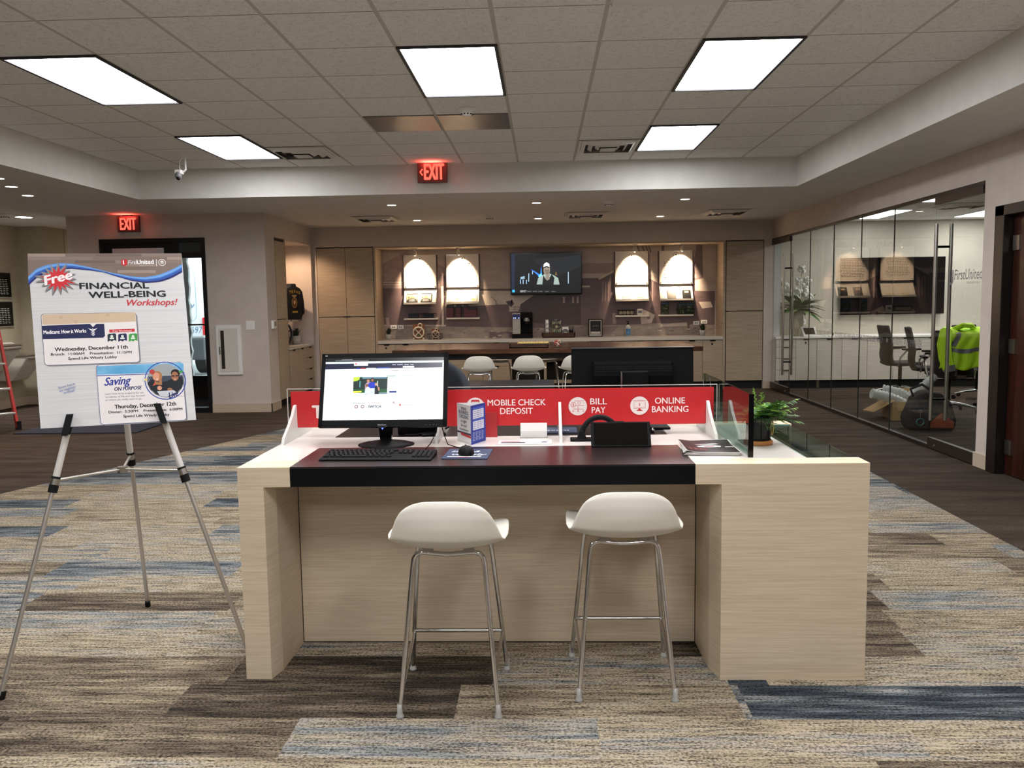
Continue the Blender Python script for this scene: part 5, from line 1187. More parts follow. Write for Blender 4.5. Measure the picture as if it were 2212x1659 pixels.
# starburst
c0 = K(130,604)
def star(rad, c, seed, dx=0, dy=0, sq=.82):
    r_ = random.Random(seed); n = 17; pts = []
    for i in range(2*n):
        a = pi*i/n; R_ = rad*(r_.uniform(.92,1.28) if i % 2 == 0 else r_.uniform(.62,.7)); pts.append((c0[0]+dx+R_*cos(a), c0[1]+dy+R_*sq*sin(a)))
    q.poly(pts, ink(c))
star(.066,'#6a6a6c',4,.002,-.004); star(.064,'#8b8b8d',4); star(.051,'#cc2f36',4,.003,-.001)
ptext('Free',106,618,160,604,.034,'#f4eeee',shear=.25,bold=.05)
ptext('FINANCIAL',175,626.5,318,625,.0235,'#1b1d24',bold=.05); ptext('WELL-BEING',193,646,353,643,.0235,'#1b1d24',bold=.05); ptext('Workshops!',267,663,375,661,.024,'#c0323c',shear=.3,bold=.025)
# card helper
def card(x0,y0,x1,y1,edge,slope=-.02):
    a,b = K(x0,y0),K(x1,y1); q.rrect(a[0]+.004,b[1]-.005,b[0]+.005,a[1]-.004,.011,ink('#87888c')); q.rrect(a[0]-.0015,b[1]-.0015,b[0]+.0015,a[1]+.0015,.012,ink(edge)); q.rrect(a[0],b[1],b[0],a[1],.011,ink('#e6e2e2'))
card(96,681,293,784,'#43425c')
pp([(98,682),(287,677),(288,697),(98,704)], '#cdb79c')
for x,y in ((135,688),(230,683),(165,698)): a = K(x,y); q.circ(a[0],a[1],.007,ink('#c3ab8e'),12)
pp([(97,706),(193,702),(199,709),(206,702),(222,702),(223,728),(219,732),(97,735)], '#1f2450')
ptext('Medicare: How it Works',100,724,185,720.5,.0135,'#f2f2f4',bold=.03)
a = K(199,728); q.stroke([a,(a[0],a[1]+.030)],.0022,ink('#f2f2f4')); q.poly([(a[0],a[1]+.024),(a[0]-.017,a[1]+.030),(a[0]-.006,a[1]+.021)],ink('#f2f2f4')); q.poly([(a[0],a[1]+.024),(a[0]+.017,a[1]+.030),(a[0]+.006,a[1]+.021)],ink('#f2f2f4'))
q.stroke([(a[0]+.006*sin(i*.9),a[1]+.002+i*.0024) for i in range(9)],.0016,ink('#f2f2f4')); q.stroke([(a[0]-.006*sin(i*.9),a[1]+.002+i*.0024) for i in range(9)],.0016,ink('#f2f2f4'))
pp([(232,714.5),(285,712.5),(285,719),(232,721)], '#c8303a'); ptext('Free Workshop!',239,719.5,278,718,.0065,'#f2e6e6',shear=.2,bold=.008)
for x,c in ((228,'#22303c'),(250,'#1f2450'),(272,'#3f9a48')):
    pp([(x,726),(x+3,723.5),(x+16,722.5),(x+18,725),(x+18,739),(x+13,737),(x+9,740),(x+5,738),(x,741)], c)
    a = K(x+9,731); q.rect(a[0]-.008,a[1]-.007,a[0]+.007,a[1]-.001,ink('#dfe6e0')); q.circ(a[0],a[1]+.004,.005,ink('#dfe6e0'),10)
ptext('Wednesday, December 11th',121,761,269,755,.0135,'#17171a',bold=.035)
ptext('Brunch:  11:00AM    Presentation:  11:15PM',113,770.5,277,765.5,.0095,'#17171a',bold=.03); ptext('Spend Life Wisely Lobby',147,779.5,246,775.5,.0095,'#17171a',bold=.03)
card(203,791,388,907,'#3b4a86')
def sky():
    m = NT('printed_sky'); a = m.noise(m.mapped((9,9,9)),1,3); m.l(m.ramp(a,[(.35,'#4d9fd0'),(.6,'#7dbce0'),(.75,'#b5d9ec')]), m.b.inputs['Base Color']); m.b.inputs['Roughness'].default_value=.5; return m.m
pp([(204,793),(380,785),(386,788),(386,803),(300,808),(204,812)], sky()); pp([(203,813),(388,806),(388,807.5),(203,815)], '#3f5aa0')
ptext('Saving',218,835,270,831,.030,'#2a3d95',shear=.35,bold=.03); ptext('ON PURPOSE',238,846,294,842.5,.0135,'#23305f',shear=.2,bold=.035)
for s_,y,x1 in (('Learn how to be prepared for the',854,299),("'accidents' of life and stay focused",860.5,301),('on where you really want to go.',867,295)): ptext(s_,219,y+.5,x1,y-3,.0068,'#3a3d4c')
# round photo
cc = K(346,824); r0 = .066
q.ring(cc[0],cc[1],.073,.004,ink('#3a56a8')); q.circ(cc[0],cc[1],r0,ink('#9aa2a4'),40)
def cp(pts, c): q.poly([(cc[0]+u*r0, cc[1]+v*r0) for u,v in pts], ink(c))
cp([(-.99,.1),(-.95,.28),(.95,.28),(.99,.1),(.97,-.2),(.6,-.78),(0,-.99),(-.6,-.78),(-.97,-.2)], '#3b4654')
cp([(-.99,-.05),(-.7,.1),(-.3,-.1),(.1,-.02),(.45,.15),(.9,.2),(.98,-.15),(.85,-.5),(.3,-.9),(-.3,-.93),(-.85,-.5)], '#1b2029')
q.circ(cc[0]-.42*r0,cc[1]+.28*r0,.27*r0,ink('#a8744e'),20,.31*r0); q.circ(cc[0]-.47*r0,cc[1]+.26*r0,.19*r0,ink('#d79a7c'),20,.25*r0)
q.circ(cc[0]+.58*r0,cc[1]+.42*r0,.25*r0,ink('#191414'),20,.24*r0); q.circ(cc[0]+.54*r0,cc[1]+.24*r0,.20*r0,ink('#a06c4e'),20,.28*r0)
cp([(.36,.30),(.52,.30),(.52,.22),(.36,.22)], '#20181a'); cp([(.58,.30),(.74,.30),(.74,.22),(.58,.22)], '#20181a'); cp([(-.52,.12),(-.36,.14),(-.44,.07)], '#f0e4e0'); cp([(.44,.08),(.62,.09),(.53,.04)], '#f0e4e0')
cp([(-.6,.0),(-.35,-.1),(-.3,.35),(-.2,.3),(-.2,-.25),(-.6,-.2)], '#a8744e'); q.circ(cc[0]-.35*r0,cc[1]-.42*r0,.13*r0,ink('#d79a7c'),14); q.circ(cc[0]+.2*r0,cc[1]-.52*r0,.14*r0,ink('#a06c4e'),14,.09*r0)
cp([(-.5,-.62),(.4,-.58),(.55,-.72),(.0,-.97),(-.35,-.9)], '#c9ccd2'); cp([(-.72,-.28),(-.5,-.2),(-.6,-.1)], '#d86038'); q.circ(cc[0]-.68*r0,cc[1]+.55*r0,.15*r0,ink('#b8413c'),14); q.circ(cc[0]+.88*r0,cc[1]+.5*r0,.12*r0,ink('#3f9a48'),12,.07*r0)
ptext('Live',353,862,372,856,.022,'#262a6b',shear=.3,bold=.03); ptext('ON PURPOSE',371,858.5,384,857.5,.003,'#262a6b')
a = K(305,822); q.ring(a[0],a[1],.011,.0015,ink('#a9b6dc')); q.circ(a[0],a[1],.006,ink('#e3c98a'),12)
ptext('Thursday, December 12th',238,884,367,876.5,.0145,'#17171a',bold=.035); ptext('Dinner:  5:30PM    Presentation:  6:00PM',225,894,380,886.5,.0092,'#17171a',bold=.03); ptext('Spend Life Wisely Lobby',255,902.5,352,898.5,.0095,'#17171a',bold=.03)
ptext('Scan here',126,842,159,832.5,.0085,'#5164ad'); ptext('to register',128,848.5,161,839,.0085,'#5164ad'); ptext('online!',136,852.5,158,847,.0085,'#5164ad')
q.build('print', t)
# ================= reception desk =================
T0 = .803
D = thing('reception_desk','pale oak reception desk with dark front inset and white top','desk',(.017,3.5,0))
def dp(name, a, b, m, **k): return wbox(name, a, b, m, D, **k)
q = MB(OAK); q.prism([(-1.124,3.0),(-1.029,3.0),(-1.009,3.08),(-1.006,3.345),(-1.0,4.07),(-1.124,4.07)], 0, .73); q.build('left_leg', D, world=True)
q = MB(OAK); q.prism([(.635,3.0),(1.157,3.0),(1.157,3.11),(.965,3.11),(.965,3.96),(1.16,3.96),(1.16,4.07),(.605,4.07),(.605,3.345),(.611,3.1)], 0, .73); q.build('right_pedestal', D, world=True)
q = MB(OAK); q.box((-1.124,3.0,.73),(-.93,3.13,T0-.001)); q.build('front_rail', D, world=True)
q = MB(OAK); q.box((.541,3.0,.73),(1.157,3.11,T0-.001)); q.build('front_rail', D, world=True)
for a_,b_ in (((-1.124,3.0,T0-.001),(-.93,3.13,T0)),((.541,3.0,T0-.001),(1.157,3.11,T0)),((-1.124,3.96,T0-.001),(-.93,4.07,T0)),((.541,3.96,T0-.001),(1.16,4.07,T0))): wbox('edge_strip', a_, b_, OAKTOP, D)
q = MB(OAK); q.box((-1.124,3.13,.73),(-1.0,4.07,T0-.02)); q.box((.6,3.11,.73),(.965,4.07,T0-.02)); q.box((.965,3.96,.73),(1.16,4.07,T0-.001)); q.build('support_rail', D, world=True)
q = MB(WTOP); q.box((-1.124,3.13,T0-.018),(-.93,3.96,T0)); q.box((.541,3.11,T0-.018),(.965,3.96,T0)); q.box((-.93,3.41,T0-.018),(.541,3.68,T0)); q.build('white_top', D, world=True)
q = MB(DARKLAM); q.box((-.93,3.004,T0-.004),(.541,3.41,T0+.0005)); q.build('dark_inset', D, world=True)
q = MB(DARKEDGE); q.box((-.93,3.0,.73),(.541,3.40,T0-.004)); q.build('inset_fascia', D, world=True, bevel=.0015)
q = MB(DARKLAM); q.box((-.93,3.68,T0-.03),(.541,4.07,T0+.0003)); q.build('rear_inset', D, world=True)
q = MB(OAK); q.box((-1.006,3.345,0),(.605,3.37,.73)); q.build('back_panel', D, world=True)
q = MB(pm('dark_seam','#2b221b',.7)); q.box((-1.0065,3.3435,0),(-1.003,3.3445,.73)); q.box((.602,3.3435,0),(.6055,3.3445,.73)); q.box((-1.01,3.343,.0),(.605,3.3445,.004)); q.build('seam', D, world=True)
q = MB(GREENG); q.box((.967,3.112,T0-.014),(1.15,3.958,T0-.004)); q.build('glass_inset', D, world=True)
q = MB(pm('glass_edge_green','#6f8f86',.3)); q.box((.965,3.112,T0-.016),(.970,3.958,T0)); q.box((.967,3.952,T0-.03),(1.15,3.958,T0-.001)); q.build('glass_edge', D, world=True)
# vertical glass divider
t = thing('glass_divider','upright tinted glass divider with black front edge on the desk','divider',(.755,3.6,T0))
q = MB(GREENG); q.box((.763,3.13,T0),(.771,4.05,1.04)); q.build('glass', t, world=True)
q = MB(GLOSSB); q.box((.757,3.122,T0),(.7755,3.132,1.04)); q.build('front_edge', t, world=True)
# acrylic red banner and its stands
t = thing('service_sign','long red acrylic sign listing banking services across the desk','sign',(-.19,3.70,T0))
q = MB(ACRYL); q.box((-1.142,3.698,.847),(.757,3.703,1.021)); q.build('acrylic_sheet', t, world=True)
q = MB(pm('acrylic_edge_white','#d9d4d0',.3)); q.box((-1.143,3.697,1.019),(.758,3.704,1.0215)); q.box((-1.144,3.697,.847),(-1.1415,3.704,1.021)); q.box((.757,3.697,.847),(.7595,3.704,1.021)); q.build('sheet_edge', t, world=True)
RW, RH = 1.868, .162; REDP = pm('sign_red','#c4262b',.35,coat=.3)
K = quadmap((628,846),(1543,838),(1541,920),(637,924),RW,RH)
q = MB(REDP); q.box((-1.125,3.692,.848),(-1.125+RW,3.6955,.848+RH)); q.build('red_panel', t, world=True)
q = MB(WHITE); q.T = lambda u,v,d: (-1.125+u+.19, -.0083-d, .045+v); q.step=.0001
WI = ink('#f0e2df',.4)
def st_(s_, x0, yb, x1, h=.0265): a, b = K(x0,yb), K(x1,yb); q.text(s_, a[0], a[1], h, WI, w=b[0]-a[0], bold=.016)
a = K(679,881.5); q.text('TRY', a[0], a[1]-.045, .055, WI, bold=.05)
st_('MOBILE CHECK',1059.5,878,1184); st_('DEPOSIT',1087,896.5,1157); st_('BILL',1279.5,876,1315); st_('PAY',1283,895,1312); st_('ONLINE',1417.5,875,1481); st_('BANKING',1411,894,1488)
CI = ink('#eadfdc',.4); CR = ink('#c4262b',.4)
def circ(px, py): c = K(px,py); q.circ(c[0],c[1],.0405,CI,36); return c
c = circ(1033,880); q.rrect(c[0]-.018,c[1]-.03,c[0]+.018,c[1]+.03,.004,CR); q.rect(c[0]-.015,c[1]-.022,c[0]+.015,c[1]+.022,CI); q.rect(c[0]-.010,c[1]-.008,c[0]+.010,c[1]+.008,CR)
c = circ(1253,880); q.stroke([(c[0]-.014,c[1]+.004),(c[0]-.014,c[1]+.024),(c[0]+.026,c[1]+.024),(c[0]+.026,c[1]+.004)],.0016,CR,True); q.ring(c[0]+.006,c[1]+.014,.006,.0014,CR,16)
q.circ(c[0]-.02,c[1]+.007,.0105,CI,20); q.ring(c[0]-.02,c[1]+.007,.0105,.0016,CR,20); q.text('$',c[0]-.02,c[1]+.001,.012,CR,align='C')
q.stroke([(c[0]-.02,c[1]-.024),(c[0]-.02,c[1]-.012),(c[0]+.024,c[1]-.012),(c[0]+.024,c[1]-.024)],.0015,CR); q.stroke([(c[0]+.001,c[1]+.0),(c[0]+.001,c[1]-.024)],.0015,CR)
for u in (-.02,.001,.024): q.stroke([(c[0]+u-.004,c[1]-.019),(c[0]+u,c[1]-.025),(c[0]+u+.004,c[1]-.019)],.0014,CR)
c = circ(1384.5,879); q.stroke([(c[0]-.026,c[1]-.012),(c[0]-.026,c[1]+.022),(c[0]+.026,c[1]+.022),(c[0]+.026,c[1]-.012)],.0018,CR,True); q.stroke([(c[0]-.021,c[1]-.007),(c[0]-.021,c[1]+.017),(c[0]+.021,c[1]+.017),(c[0]+.021,c[1]-.007)],.0012,CR,True)
q.text('$',c[0],c[1]+.0,.011,CR,align='C'); q.poly([(c[0]-.005,c[1]-.013),(c[0]+.005,c[1]-.013),(c[0]+.006,c[1]-.02),(c[0]-.006,c[1]-.02)],CR); q.poly([(c[0]-.014,c[1]-.023),(c[0]+.014,c[1]-.023),(c[0]+.010,c[1]-.019),(c[0]-.010,c[1]-.019)],CR)
q.build('sign_print', t)
fin = [(3.48,T0),(3.50,T0+.03),(3.575,T0+.07),(3.635,T0+.11),(3.66,T0+.135),(3.675,T0+.147),(3.688,T0+.148),(3.6905,T0+.046),(3.706,T0+.046),(3.7075,T0+.148),(3.72,T0+.147),(3.735,T0+.135),(3.765,T0+.10),(3.84,T0+.06),(3.905,T0+.03),(3.93,T0)]
for x in (-1.105,-.452,.070,.715):
    q = MB(FROST); q.prism(fin, x-.006, x+.006, 'X'); q.build('frosted_stand', t, world=True)
# ---- front monitor ----
MW, MH = .531, .3158
up = Vector((0,.11,.296)).normalized(); nrm = Vector((1,0,0)).cross(up)   # towards the viewer
M0 = Vector((-.9285,3.40,.890))
t = thing('monitor','black desktop monitor showing a bright bank web page','monitor',(-.663,3.48,T0))
org = Vector((-.663,3.48,T0)); ML = lambda u,v,d: tuple(M0-org+Vector((1,0,0))*u+up*v+nrm*d)
q = MB(BLACK); q.obox(M0-org+Vector((MW/2,0,0))+up*MH/2-nrm*.010, (MW,0,0), up*MH, nrm*.02, BLACK); q.obox(M0-org+Vector((MW/2,0,0))+up*MH*.5-nrm*.03, (MW*.8,0,0), up*MH*.8, nrm*.03, BLACK); q.build('housing', t, bevel=.003)
q = MB(BLACK); q.T = lambda u,v,d: ML(u,v,.0003+d); q.step=.00004
K = quadmap((700,764.6),(970,761.5),(965.8,921.8),(686.6,922.8),MW,MH)
def frame(x0,y0,x1,y1): q.rect(x0,y0,x1,y1,BLACK,.00001)
frame(0,0,MW,.030); frame(0,MH-.020,MW,MH); frame(0,0,.017,MH); frame(MW-.017,0,MW,MH)
a = K(816,919); q.text('ViewSonic',a[0],a[1],.006,ink('#9a9aa0'),w=.036,bold=.02); a=K(709,769); q.poly([(a[0]-.004,a[1]-.002),(a[0]+.005,a[1]-.002),(a[0]+.004,a[1]+.003),(a[0],a[1]),(a[0]-.004,a[1]+.003)],ink('#a9a9a0'))
for x in (921,930,937,944): a=K(x,918); q.rect(a[0]-.001,a[1]-.001,a[0]+.001,a[1]+.001,ink('#7c7c80'))
q.build('bezel', t)
q = MB(GLOSSB); q.T = lambda u,v,d: ML(u,v,.0001+d); q.step=.00003
kw = 1.0
def mpz(pts, c, k=kw): q.poly([K(*p) for p in pts], scr(c,k))
def mr(x0,y0,x1,y1,c,k=kw): mpz([(x0,y0+ .0),(x1,y0),(x1,y1),(x0,y1)], c, k)
U = lambda x, y: (x, y - (x-706)*.012)
def m2(x0,y0,x1,y1,c,k=kw): mpz([U(x0,y0),U(x1,y0),U(x1,y1),U(x0,y1)], c, k)
q.rect(.017,.030,MW-.017,MH-.020, scr('#17191f',.6))
mpz([(706,782.3),(961,779),(957.5,908.4),(696,911.5)], '#fbfcff', 1.08)
mpz([(706.5,782.3),(961,779),(961,784),(706,787)], '#dff3f6', 1.0)
mpz([(706,786.6),(958,783.5),(957.5,794.5),(705,798.5)], '#141a3a', .9)
m2(768,782.5,798,791.5,'#fbfcff',1.08); m2(773,796,781,798.8,'#2b48a8',1); m2(782.5,796,792,798.6,'#b03038',1); m2(794,796.4,815,797.8,'#cfd3dd',1); m2(818,795.5,845,797.8,'#2b48a8',1); m2(873,793.2,897,796.8,'#fbfcff',1.08)
pf = U(771,789); a = K(*pf); q.poly([(a[0],a[1]),(a[0]+.006,a[1]),(a[0]+.006,a[1]+.006),(a[0],a[1]+.006)], scr('#c3282e',1)); q.text('FirstUnited',a[0]+.008,a[1],.0065,scr('#41464c',1),w=.032,shear=.1)
m2(742,777.3,765,778.3,'#8d9098',1); m2(728,779.6,800,780.4,'#9da0a8',1)
for x0,x1 in ((850,858),(861,873),(876,886),(889,896)): m2(x0,789.6,x1,791,'#c9cbe0',1)
for x0,x1,y in ((838,868,786),(872,896,786)): m2(x0,y,x1,y+.8,'#7c8a94',1)
for x0,x1,y in ((849,865,802.5),(869,893,802.5)): m2(x0,y,x1,y+1.1,'#8a9098',1)
m2(768,812,895,818,'#e6f6f6',1.05); m2(776,814.4,788,815.4,'#b4c4c4',1); m2(808,814.4,821,815.4,'#b4c4c4',1); m2(838,814.2,857,815.6,'#7e9c98',1); m2(832,817.4,864,818.3,'#8fb8b0',1); m2(869,814.4,892,815.4,'#b4c4c4',1)
mpz([(766.3,815.5),(840,815),(838,852),(764.5,853)], '#16302e', .9)
mpz([(766.3,815.5),(780,815.2),(779,821),(773,824),(766,825)], '#b5d23a', 1.2); mpz([(785,815.3),(838,815),(838,818.5),(786,819)], '#6e93a4', .9); mpz([(765,842),(838.5,841),(838,852),(764.5,853)], '#1f5a35', .9)
mpz([(764.8,846),(783,845.5),(783,848),(765,850)], '#d8e23c', 1.3); mpz([(764.6,850),(790,849.5),(790,852.8),(764.5,853)], '#cdd7cf', 1.2); mpz([(820,849),(838.2,848.5),(838,852),(820,852)], '#7d95a4', 1)
mpz([(779.5,824),(781.5,824),(780.5,838),(778.5,838)], '#5fb5b5', 1); mpz([(817,824),(819,824),(819,836),(817,836)], '#bfcfd2', 1)
mpz([(790,848),(791,832),(795,827),(803,826),(803,848)], '#b79aa8', 1); mpz([(797,846),(798,830),(803,826.5),(811,826.5),(815,831),(814,846)], '#1f37b8', 1.1)
mpz([(789,852),(792,840),(796,836),(801,838),(801,852)], '#c3d8f2', 1.2); mpz([(811,852),(812,836),(816,834),(821,840),(820,852)], '#1c2030', .8); mpz([(818,836),(822,838),(821.5,846),(819,844)], '#c98f78', 1)
for x,y,r_,c in ((798,823,.0075,'#7a4d34'),(807,821,.0075,'#3a241c'),(795,834,.006,'#4a2c20'),(815,831,.006,'#c9a06a')): a=K(x,y); q.circ(a[0],a[1],r_,scr(c,.9),14)
for x,y,r_,c in ((798,824,.0052,'#c98f78'),(807,822.5,.0055,'#a36b50'),(795,835,.0045,'#a36b50'),(815,832,.0045,'#dba88c')): a=K(x,y); q.circ(a[0],a[1],r_,scr(c,1),14)
mpz([(795,840),(811.5,839.6),(811,852),(794.5,852.3)], '#c2eaf0', 1.4); a=K(797,846.5); q.text('We want',a[0],a[1],.0035,scr('#27508c',1),w=.024,shear=.2); a=K(797,850); q.text('a budget',a[0],a[1],.0035,scr('#27508c',1),w=.024,shear=.2)
a=K(844.5,822); q.text("What's your Financial",a[0],a[1],.0042,scr('#4c7a80',1),w=.073); a=K(844.5,826.5); q.text("Challenge?",a[0],a[1],.0042,scr('#4c7a80',1),w=.036); m2(843,847.5,858.5,851.3,'#2a4590',1.0)
def mtext(s_, x0, y, x1, h, c, **k2): a,b=K(*U(x0,y)),K(*U(x1,y)); q.text(s_,a[0],a[1],h,scr(c,.5),w=b[0]-a[0],**k2)
mtext('UPGRADED',773,869.5,782,.003,'#99aabb'); mtext('NEW MOBILE BANKING',764,873.5,791,.0048,'#45666c',bold=.02); mtext('SIMPLE',797,874,822,.006,'#d8a8a4'); mtext('SWITCH',797,883,824,.011,'#3c5e70',bold=.04)
for x in (771,784.5): a=K(*U(x,883)); q.circ(a[0],a[1]+.006,.0075,scr('#7a4050',1),14); q.circ(a[0],a[1]+.006,.0045,scr('#f2f0f2',1.2),10)
mtext('Apply online or on',830,879.5,857,.0032,'#a9b4b8'); mtext('your mobile device',830,883.5,857,.0032,'#a9b4b8'); mpz([(849,870),(858,867.5),(852,870.5),(859,877),(853,873)], '#9a4a48', 1)
a=K(*U(864,880)); q.rect(a[0],a[1],a[0]+.006,a[1]+.009,scr('#c3282e',1)); mtext('FirstUnited',868.5,879.5,891,.0078,'#3f78b0',shear=.1); mtext('Mortgage Lending',869,883,891,.003,'#8fb0b4')
for x0 in (763,797,829,861):
    for k_ in range(3): m2(x0,890+k_*3.4,x0+14+((x0+k_*7)%9),890.7+k_*3.4,'#cfd6da',1.0)
q.build('screen', t)
q = MB(GLOSSB); q.prism([(-.022,0),(.022,0),(.03,.10),(-.03,.10)], -.01,.012,'Y'); q.build('neck', t)
q = MB(BLACK); q.lathe([(.001,.022),(.03,.02),(.10,.008),(.118,.003),(.118,0)], n=36); b = q.build('base', t); b.scale = (1.0,.85,1)
q = MB(scr('#3a4bff',6)); q.ball(tuple(Vector(ML(*K(826.5,925),-.004))), .0035, 8); q.build('power_light', t)
q = MB(CHROME); q.T = lambda u,v,d: ML(u,v,.003+d); q.step=.001; c=K(826.5,921.5); q.stroke([(c[0]-.02,c[1]+.002),(c[0]-.008,c[1]-.005),(c[0]+.008,c[1]-.005),(c[0]+.02,c[1]+.002)],.0012,CHROME); q.build('chrome_accent', t)
q = MB(BLACK); q.tube([(.225,-.05,.10),(.22,-.06,.06),(.20,-.10,.02),(.185,-.16,.004)], .0022, 6); q.tube([(.238,-.05,.10),(.25,-.05,.05),(.27,-.09,.014),(.32,-.13,.006),(.345,-.19,.004),(.362,-.235,.02)], .0022, 6); q.build('cable', t)
# black device and cables behind the monitor
t = thing('network_box','black device with looped cables behind the monitor base','device',(-.56,3.79,T0+.001))
q = MB(MATTEB); q.box((-.10,-.05,0),(.07,.05,.06)); q.build('body', t, bevel=.006)
q = MB(BLACK); q.tube([(.07,0,.05),(.12,-.02,.055),(.13,-.03,.03),(.09,-.05,.012),(0,-.07,.006)], .004, 6); q.tube([(.06,.02,.03),(.11,-.06,.04),(.08,-.09,.01),(-.06,-.1,.006)], .004, 6); q.tube([(.02,-.04,.05),(.10,-.05,.02),(.12,-.08,.005),(.02,-.11,.005)], .005, 6); q.build('cables', t)
# keyboard
t = thing('keyboard','black computer keyboard on the dark desk inset','keyboard',(-.638,3.19,T0+.0006), R(-2))
kz = lambda y: .007+.010*(y+.075)/.15
q = MB(BLACK); q.prism([(-.078,0),(.078,0),(.078,.015),(-.078,.006)], -.215,.215,'X'); q.build('case', t, bevel=.003)
q = MB(MATTEB); P_ = .0187; KL = ink('#4c4c50')
def key(x, y, w=1.0):
    x1 = x+w*P_-.003; z0 = kz(y)+.0; z1 = kz(y)+.0035; z2 = kz(y+.016)+.0035
    q.add([(x,y,z0-.004),(x1,y,z0-.004),(x1,y+.016,z0-.002),(x,y+.016,z0-.002),(x+.0015,y+.0015,z1),(x1-.0015,y+.0015,z1),(x1-.0015,y+.0145,z2),(x+.0015,y+.0145,z2)],[(0,1,5,4),(1,2,6,5),(2,3,7,6),(3,0,4,7),(4,5,6,7)],MATTEB)
    q.add([(x+.004,y+.009,z1+.0021),(x+.0075,y+.009,z1+.0021),(x+.0075,y+.012,z1+.0026),(x+.004,y+.012,z1+.0026)],[(0,1,2,3)],KL)
X0 = -.207
for k_ in range(15): key(X0+k_*P_*.98, .052, .95)
for k_ in range(14): key(X0+k_*P_, .031, 1.0)
for k_ in range(14): key(X0+.5*P_+k_*P_*.965, .013)
for k_ in range(13): key(X0+.7*P_+k_*P_, -.006)
for k_ in range(12): key(X0+1.1*P_+k_*P_, -.025)
for x,w in ((0,1.3),(1.4,1),(2.5,1.1),(3.7,5.6),(9.4,1.1),(10.6,1.1),(11.8,1.2),(13.1,1.2)): key(X0+x*P_, -.044, w)
for r_ in range(4):
    for k_ in range(3):
        if r_ < 3 and r_ != 0 or r_ == 0: key(X0+15.0*P_+k_*P_, (.052,.031,.013,-.044)[r_])
for r_ in range(5):
    for k_ in range(4): key(X0+18.35*P_+k_*P_*.96, (.031,.013,-.006,-.025,-.044)[r_])
q.build('keys', t)
# mouse mat and mouse
t = thing('mouse_mat','navy mouse mat with white script lettering beside the keyboard','mouse mat',(-.298,3.235,T0+.0006), R(-3))
q = MB(pm('mat_navy','#22304f',.7)); q.box((-.088,-.105,0),(.088,.105,.003)); q.build('mat', t, bevel=.001)
q = MB(WHITE); q.T = lambda u,v,d:(u,v,.003+d); q.step=.0003; q.text('wisely',-.065,-.035,.032,ink('#e9edf2'),w=.135,shear=.3,bold=.02); q.text('in life &',-.07,.03,.03,ink('#e9edf2'),w=.11,shear=.3,bold=.01); q.rect(-.07,-.075,.06,-.06,ink('#d9dde4')); q.rect(-.03,-.084,.02,-.077,ink('#c3282e')); q.build('print', t)
t = thing('mouse','black computer mouse on the navy mat','mouse',(-.303,3.225,T0+.0037), R(10))
def mf(u, v):
    a = 2*pi*u; b = pi/2*v; r_ = cos(b)**.7; return (.031*r_*cos(a)*(1+.1*sin(a)), .055*r_*sin(a), .034*sin(b)*(1-.25*max(sin(a),0)*r_))
q = MB(BLACK); q.grid(mf, 25, 9); q.build('shell', t)
q = MB(MATTEB); q.cyl((-.003,.022,.026), .008, .006, 12, axis='X'); q.build('wheel', t)
# trifold brochure
t = thing('trifold_brochure','standing business checking brochure in white and blue','brochure',(-.303,3.52,T0+.0005))
A_, B_, C_ = Vector((-.068,.045,0)), Vector((0,-.07,0)), Vector((.053,.045,0)); H_ = .163
def pane(a, b, name, m, draw):
    w = (b-a).length; x = (b-a).normalized(); n_ = x.cross(Vector((0,0,1)))
    q = MB(m); q.obox((a+b)/2+Vector((0,0,H_/2))-n_*.0005, b-a, n_*.001, (0,0,H_)); o = q.build(name, t)
    q = MB(m); q.T = lambda u,v,d: tuple(a+x*u+Vector((0,0,v))+n_*(d+.0002)); q.step=.00005; draw(q,w); q.build('print', o)
def dl(q,w):
    q.rect(0,.0,w,.008,ink('#c9c9cb')); q.rect(0,.038,w,.046,ink('#2b2f4a')); q.poly([(w*.3,.03),(w,.026),(w,.036),(w*.2,.042)],ink('#b02a2e'))
    for s_,v,h,c,wf in (('Which',.139,.013,'#3a3d42',.40),('BUSINESS',.122,.014,'#1f4aa8' if 0 else '#1d3a5c',.68),('CHECKING',.104,.014,'#1d3a5c',.68),('is right',.086,.012,'#3a3d42',.42),('for you?',.068,.012,'#3a3d42',.42),('FirstUnited',.052,.009,'#2a2c30',.62)): q.text(s_,w*.5,v,h,ink(c),w=w*wf,align='C',bold=.02)
def dr(q,w):
    q.rect(0,0,w,H_,ink('#27388f')); q.rect(w*.14,.105,w*.88,.143,ink('#cfd3e4')); q.rect(w*.14,.058,w*.88,.095,ink('#cfd3e4')); q.rect(w*.14,.145,w*.88,.152,ink('#3f62c0')); q.rect(w*.14,.097,w*.88,.103,ink('#3f62c0'))
    for i in range(4): q.greek(w*.2,.111+i*.008,w*.82,.002,ink('#6a6f86'),3,i); q.greek(w*.2,.063+i*.008,w*.82,.002,ink('#6a6f86'),3,i+9)
    for i in range(7): q.greek(w*.1,.014+i*.0055,w*.9,.0022,ink('#aab4dc'),4,i)
pane(A_,B_,'left_panel',pm('glossy_white_card','#d6d6d6',.3),dl); pane(B_,C_,'right_panel',pm('glossy_blue_card','#27388f',.3),dr)
q = MB(WHITE); q.add([tuple(C_),tuple(A_),tuple(A_+Vector((0,0,H_))),tuple(C_+Vector((0,0,H_)))],[(0,1,2,3)]); q.build('rear_panel', t, solid=.001)
q = MB(pm('red_leaflet','#a3262b',.4)); q.box((-.03,-.01,0),(.03,-.002,.11)); tag(q.build('red_leaflet', loc=(-.235,3.66,T0+.0005)), 'dark red leaflet standing behind the brochure and red sign', 'leaflet')
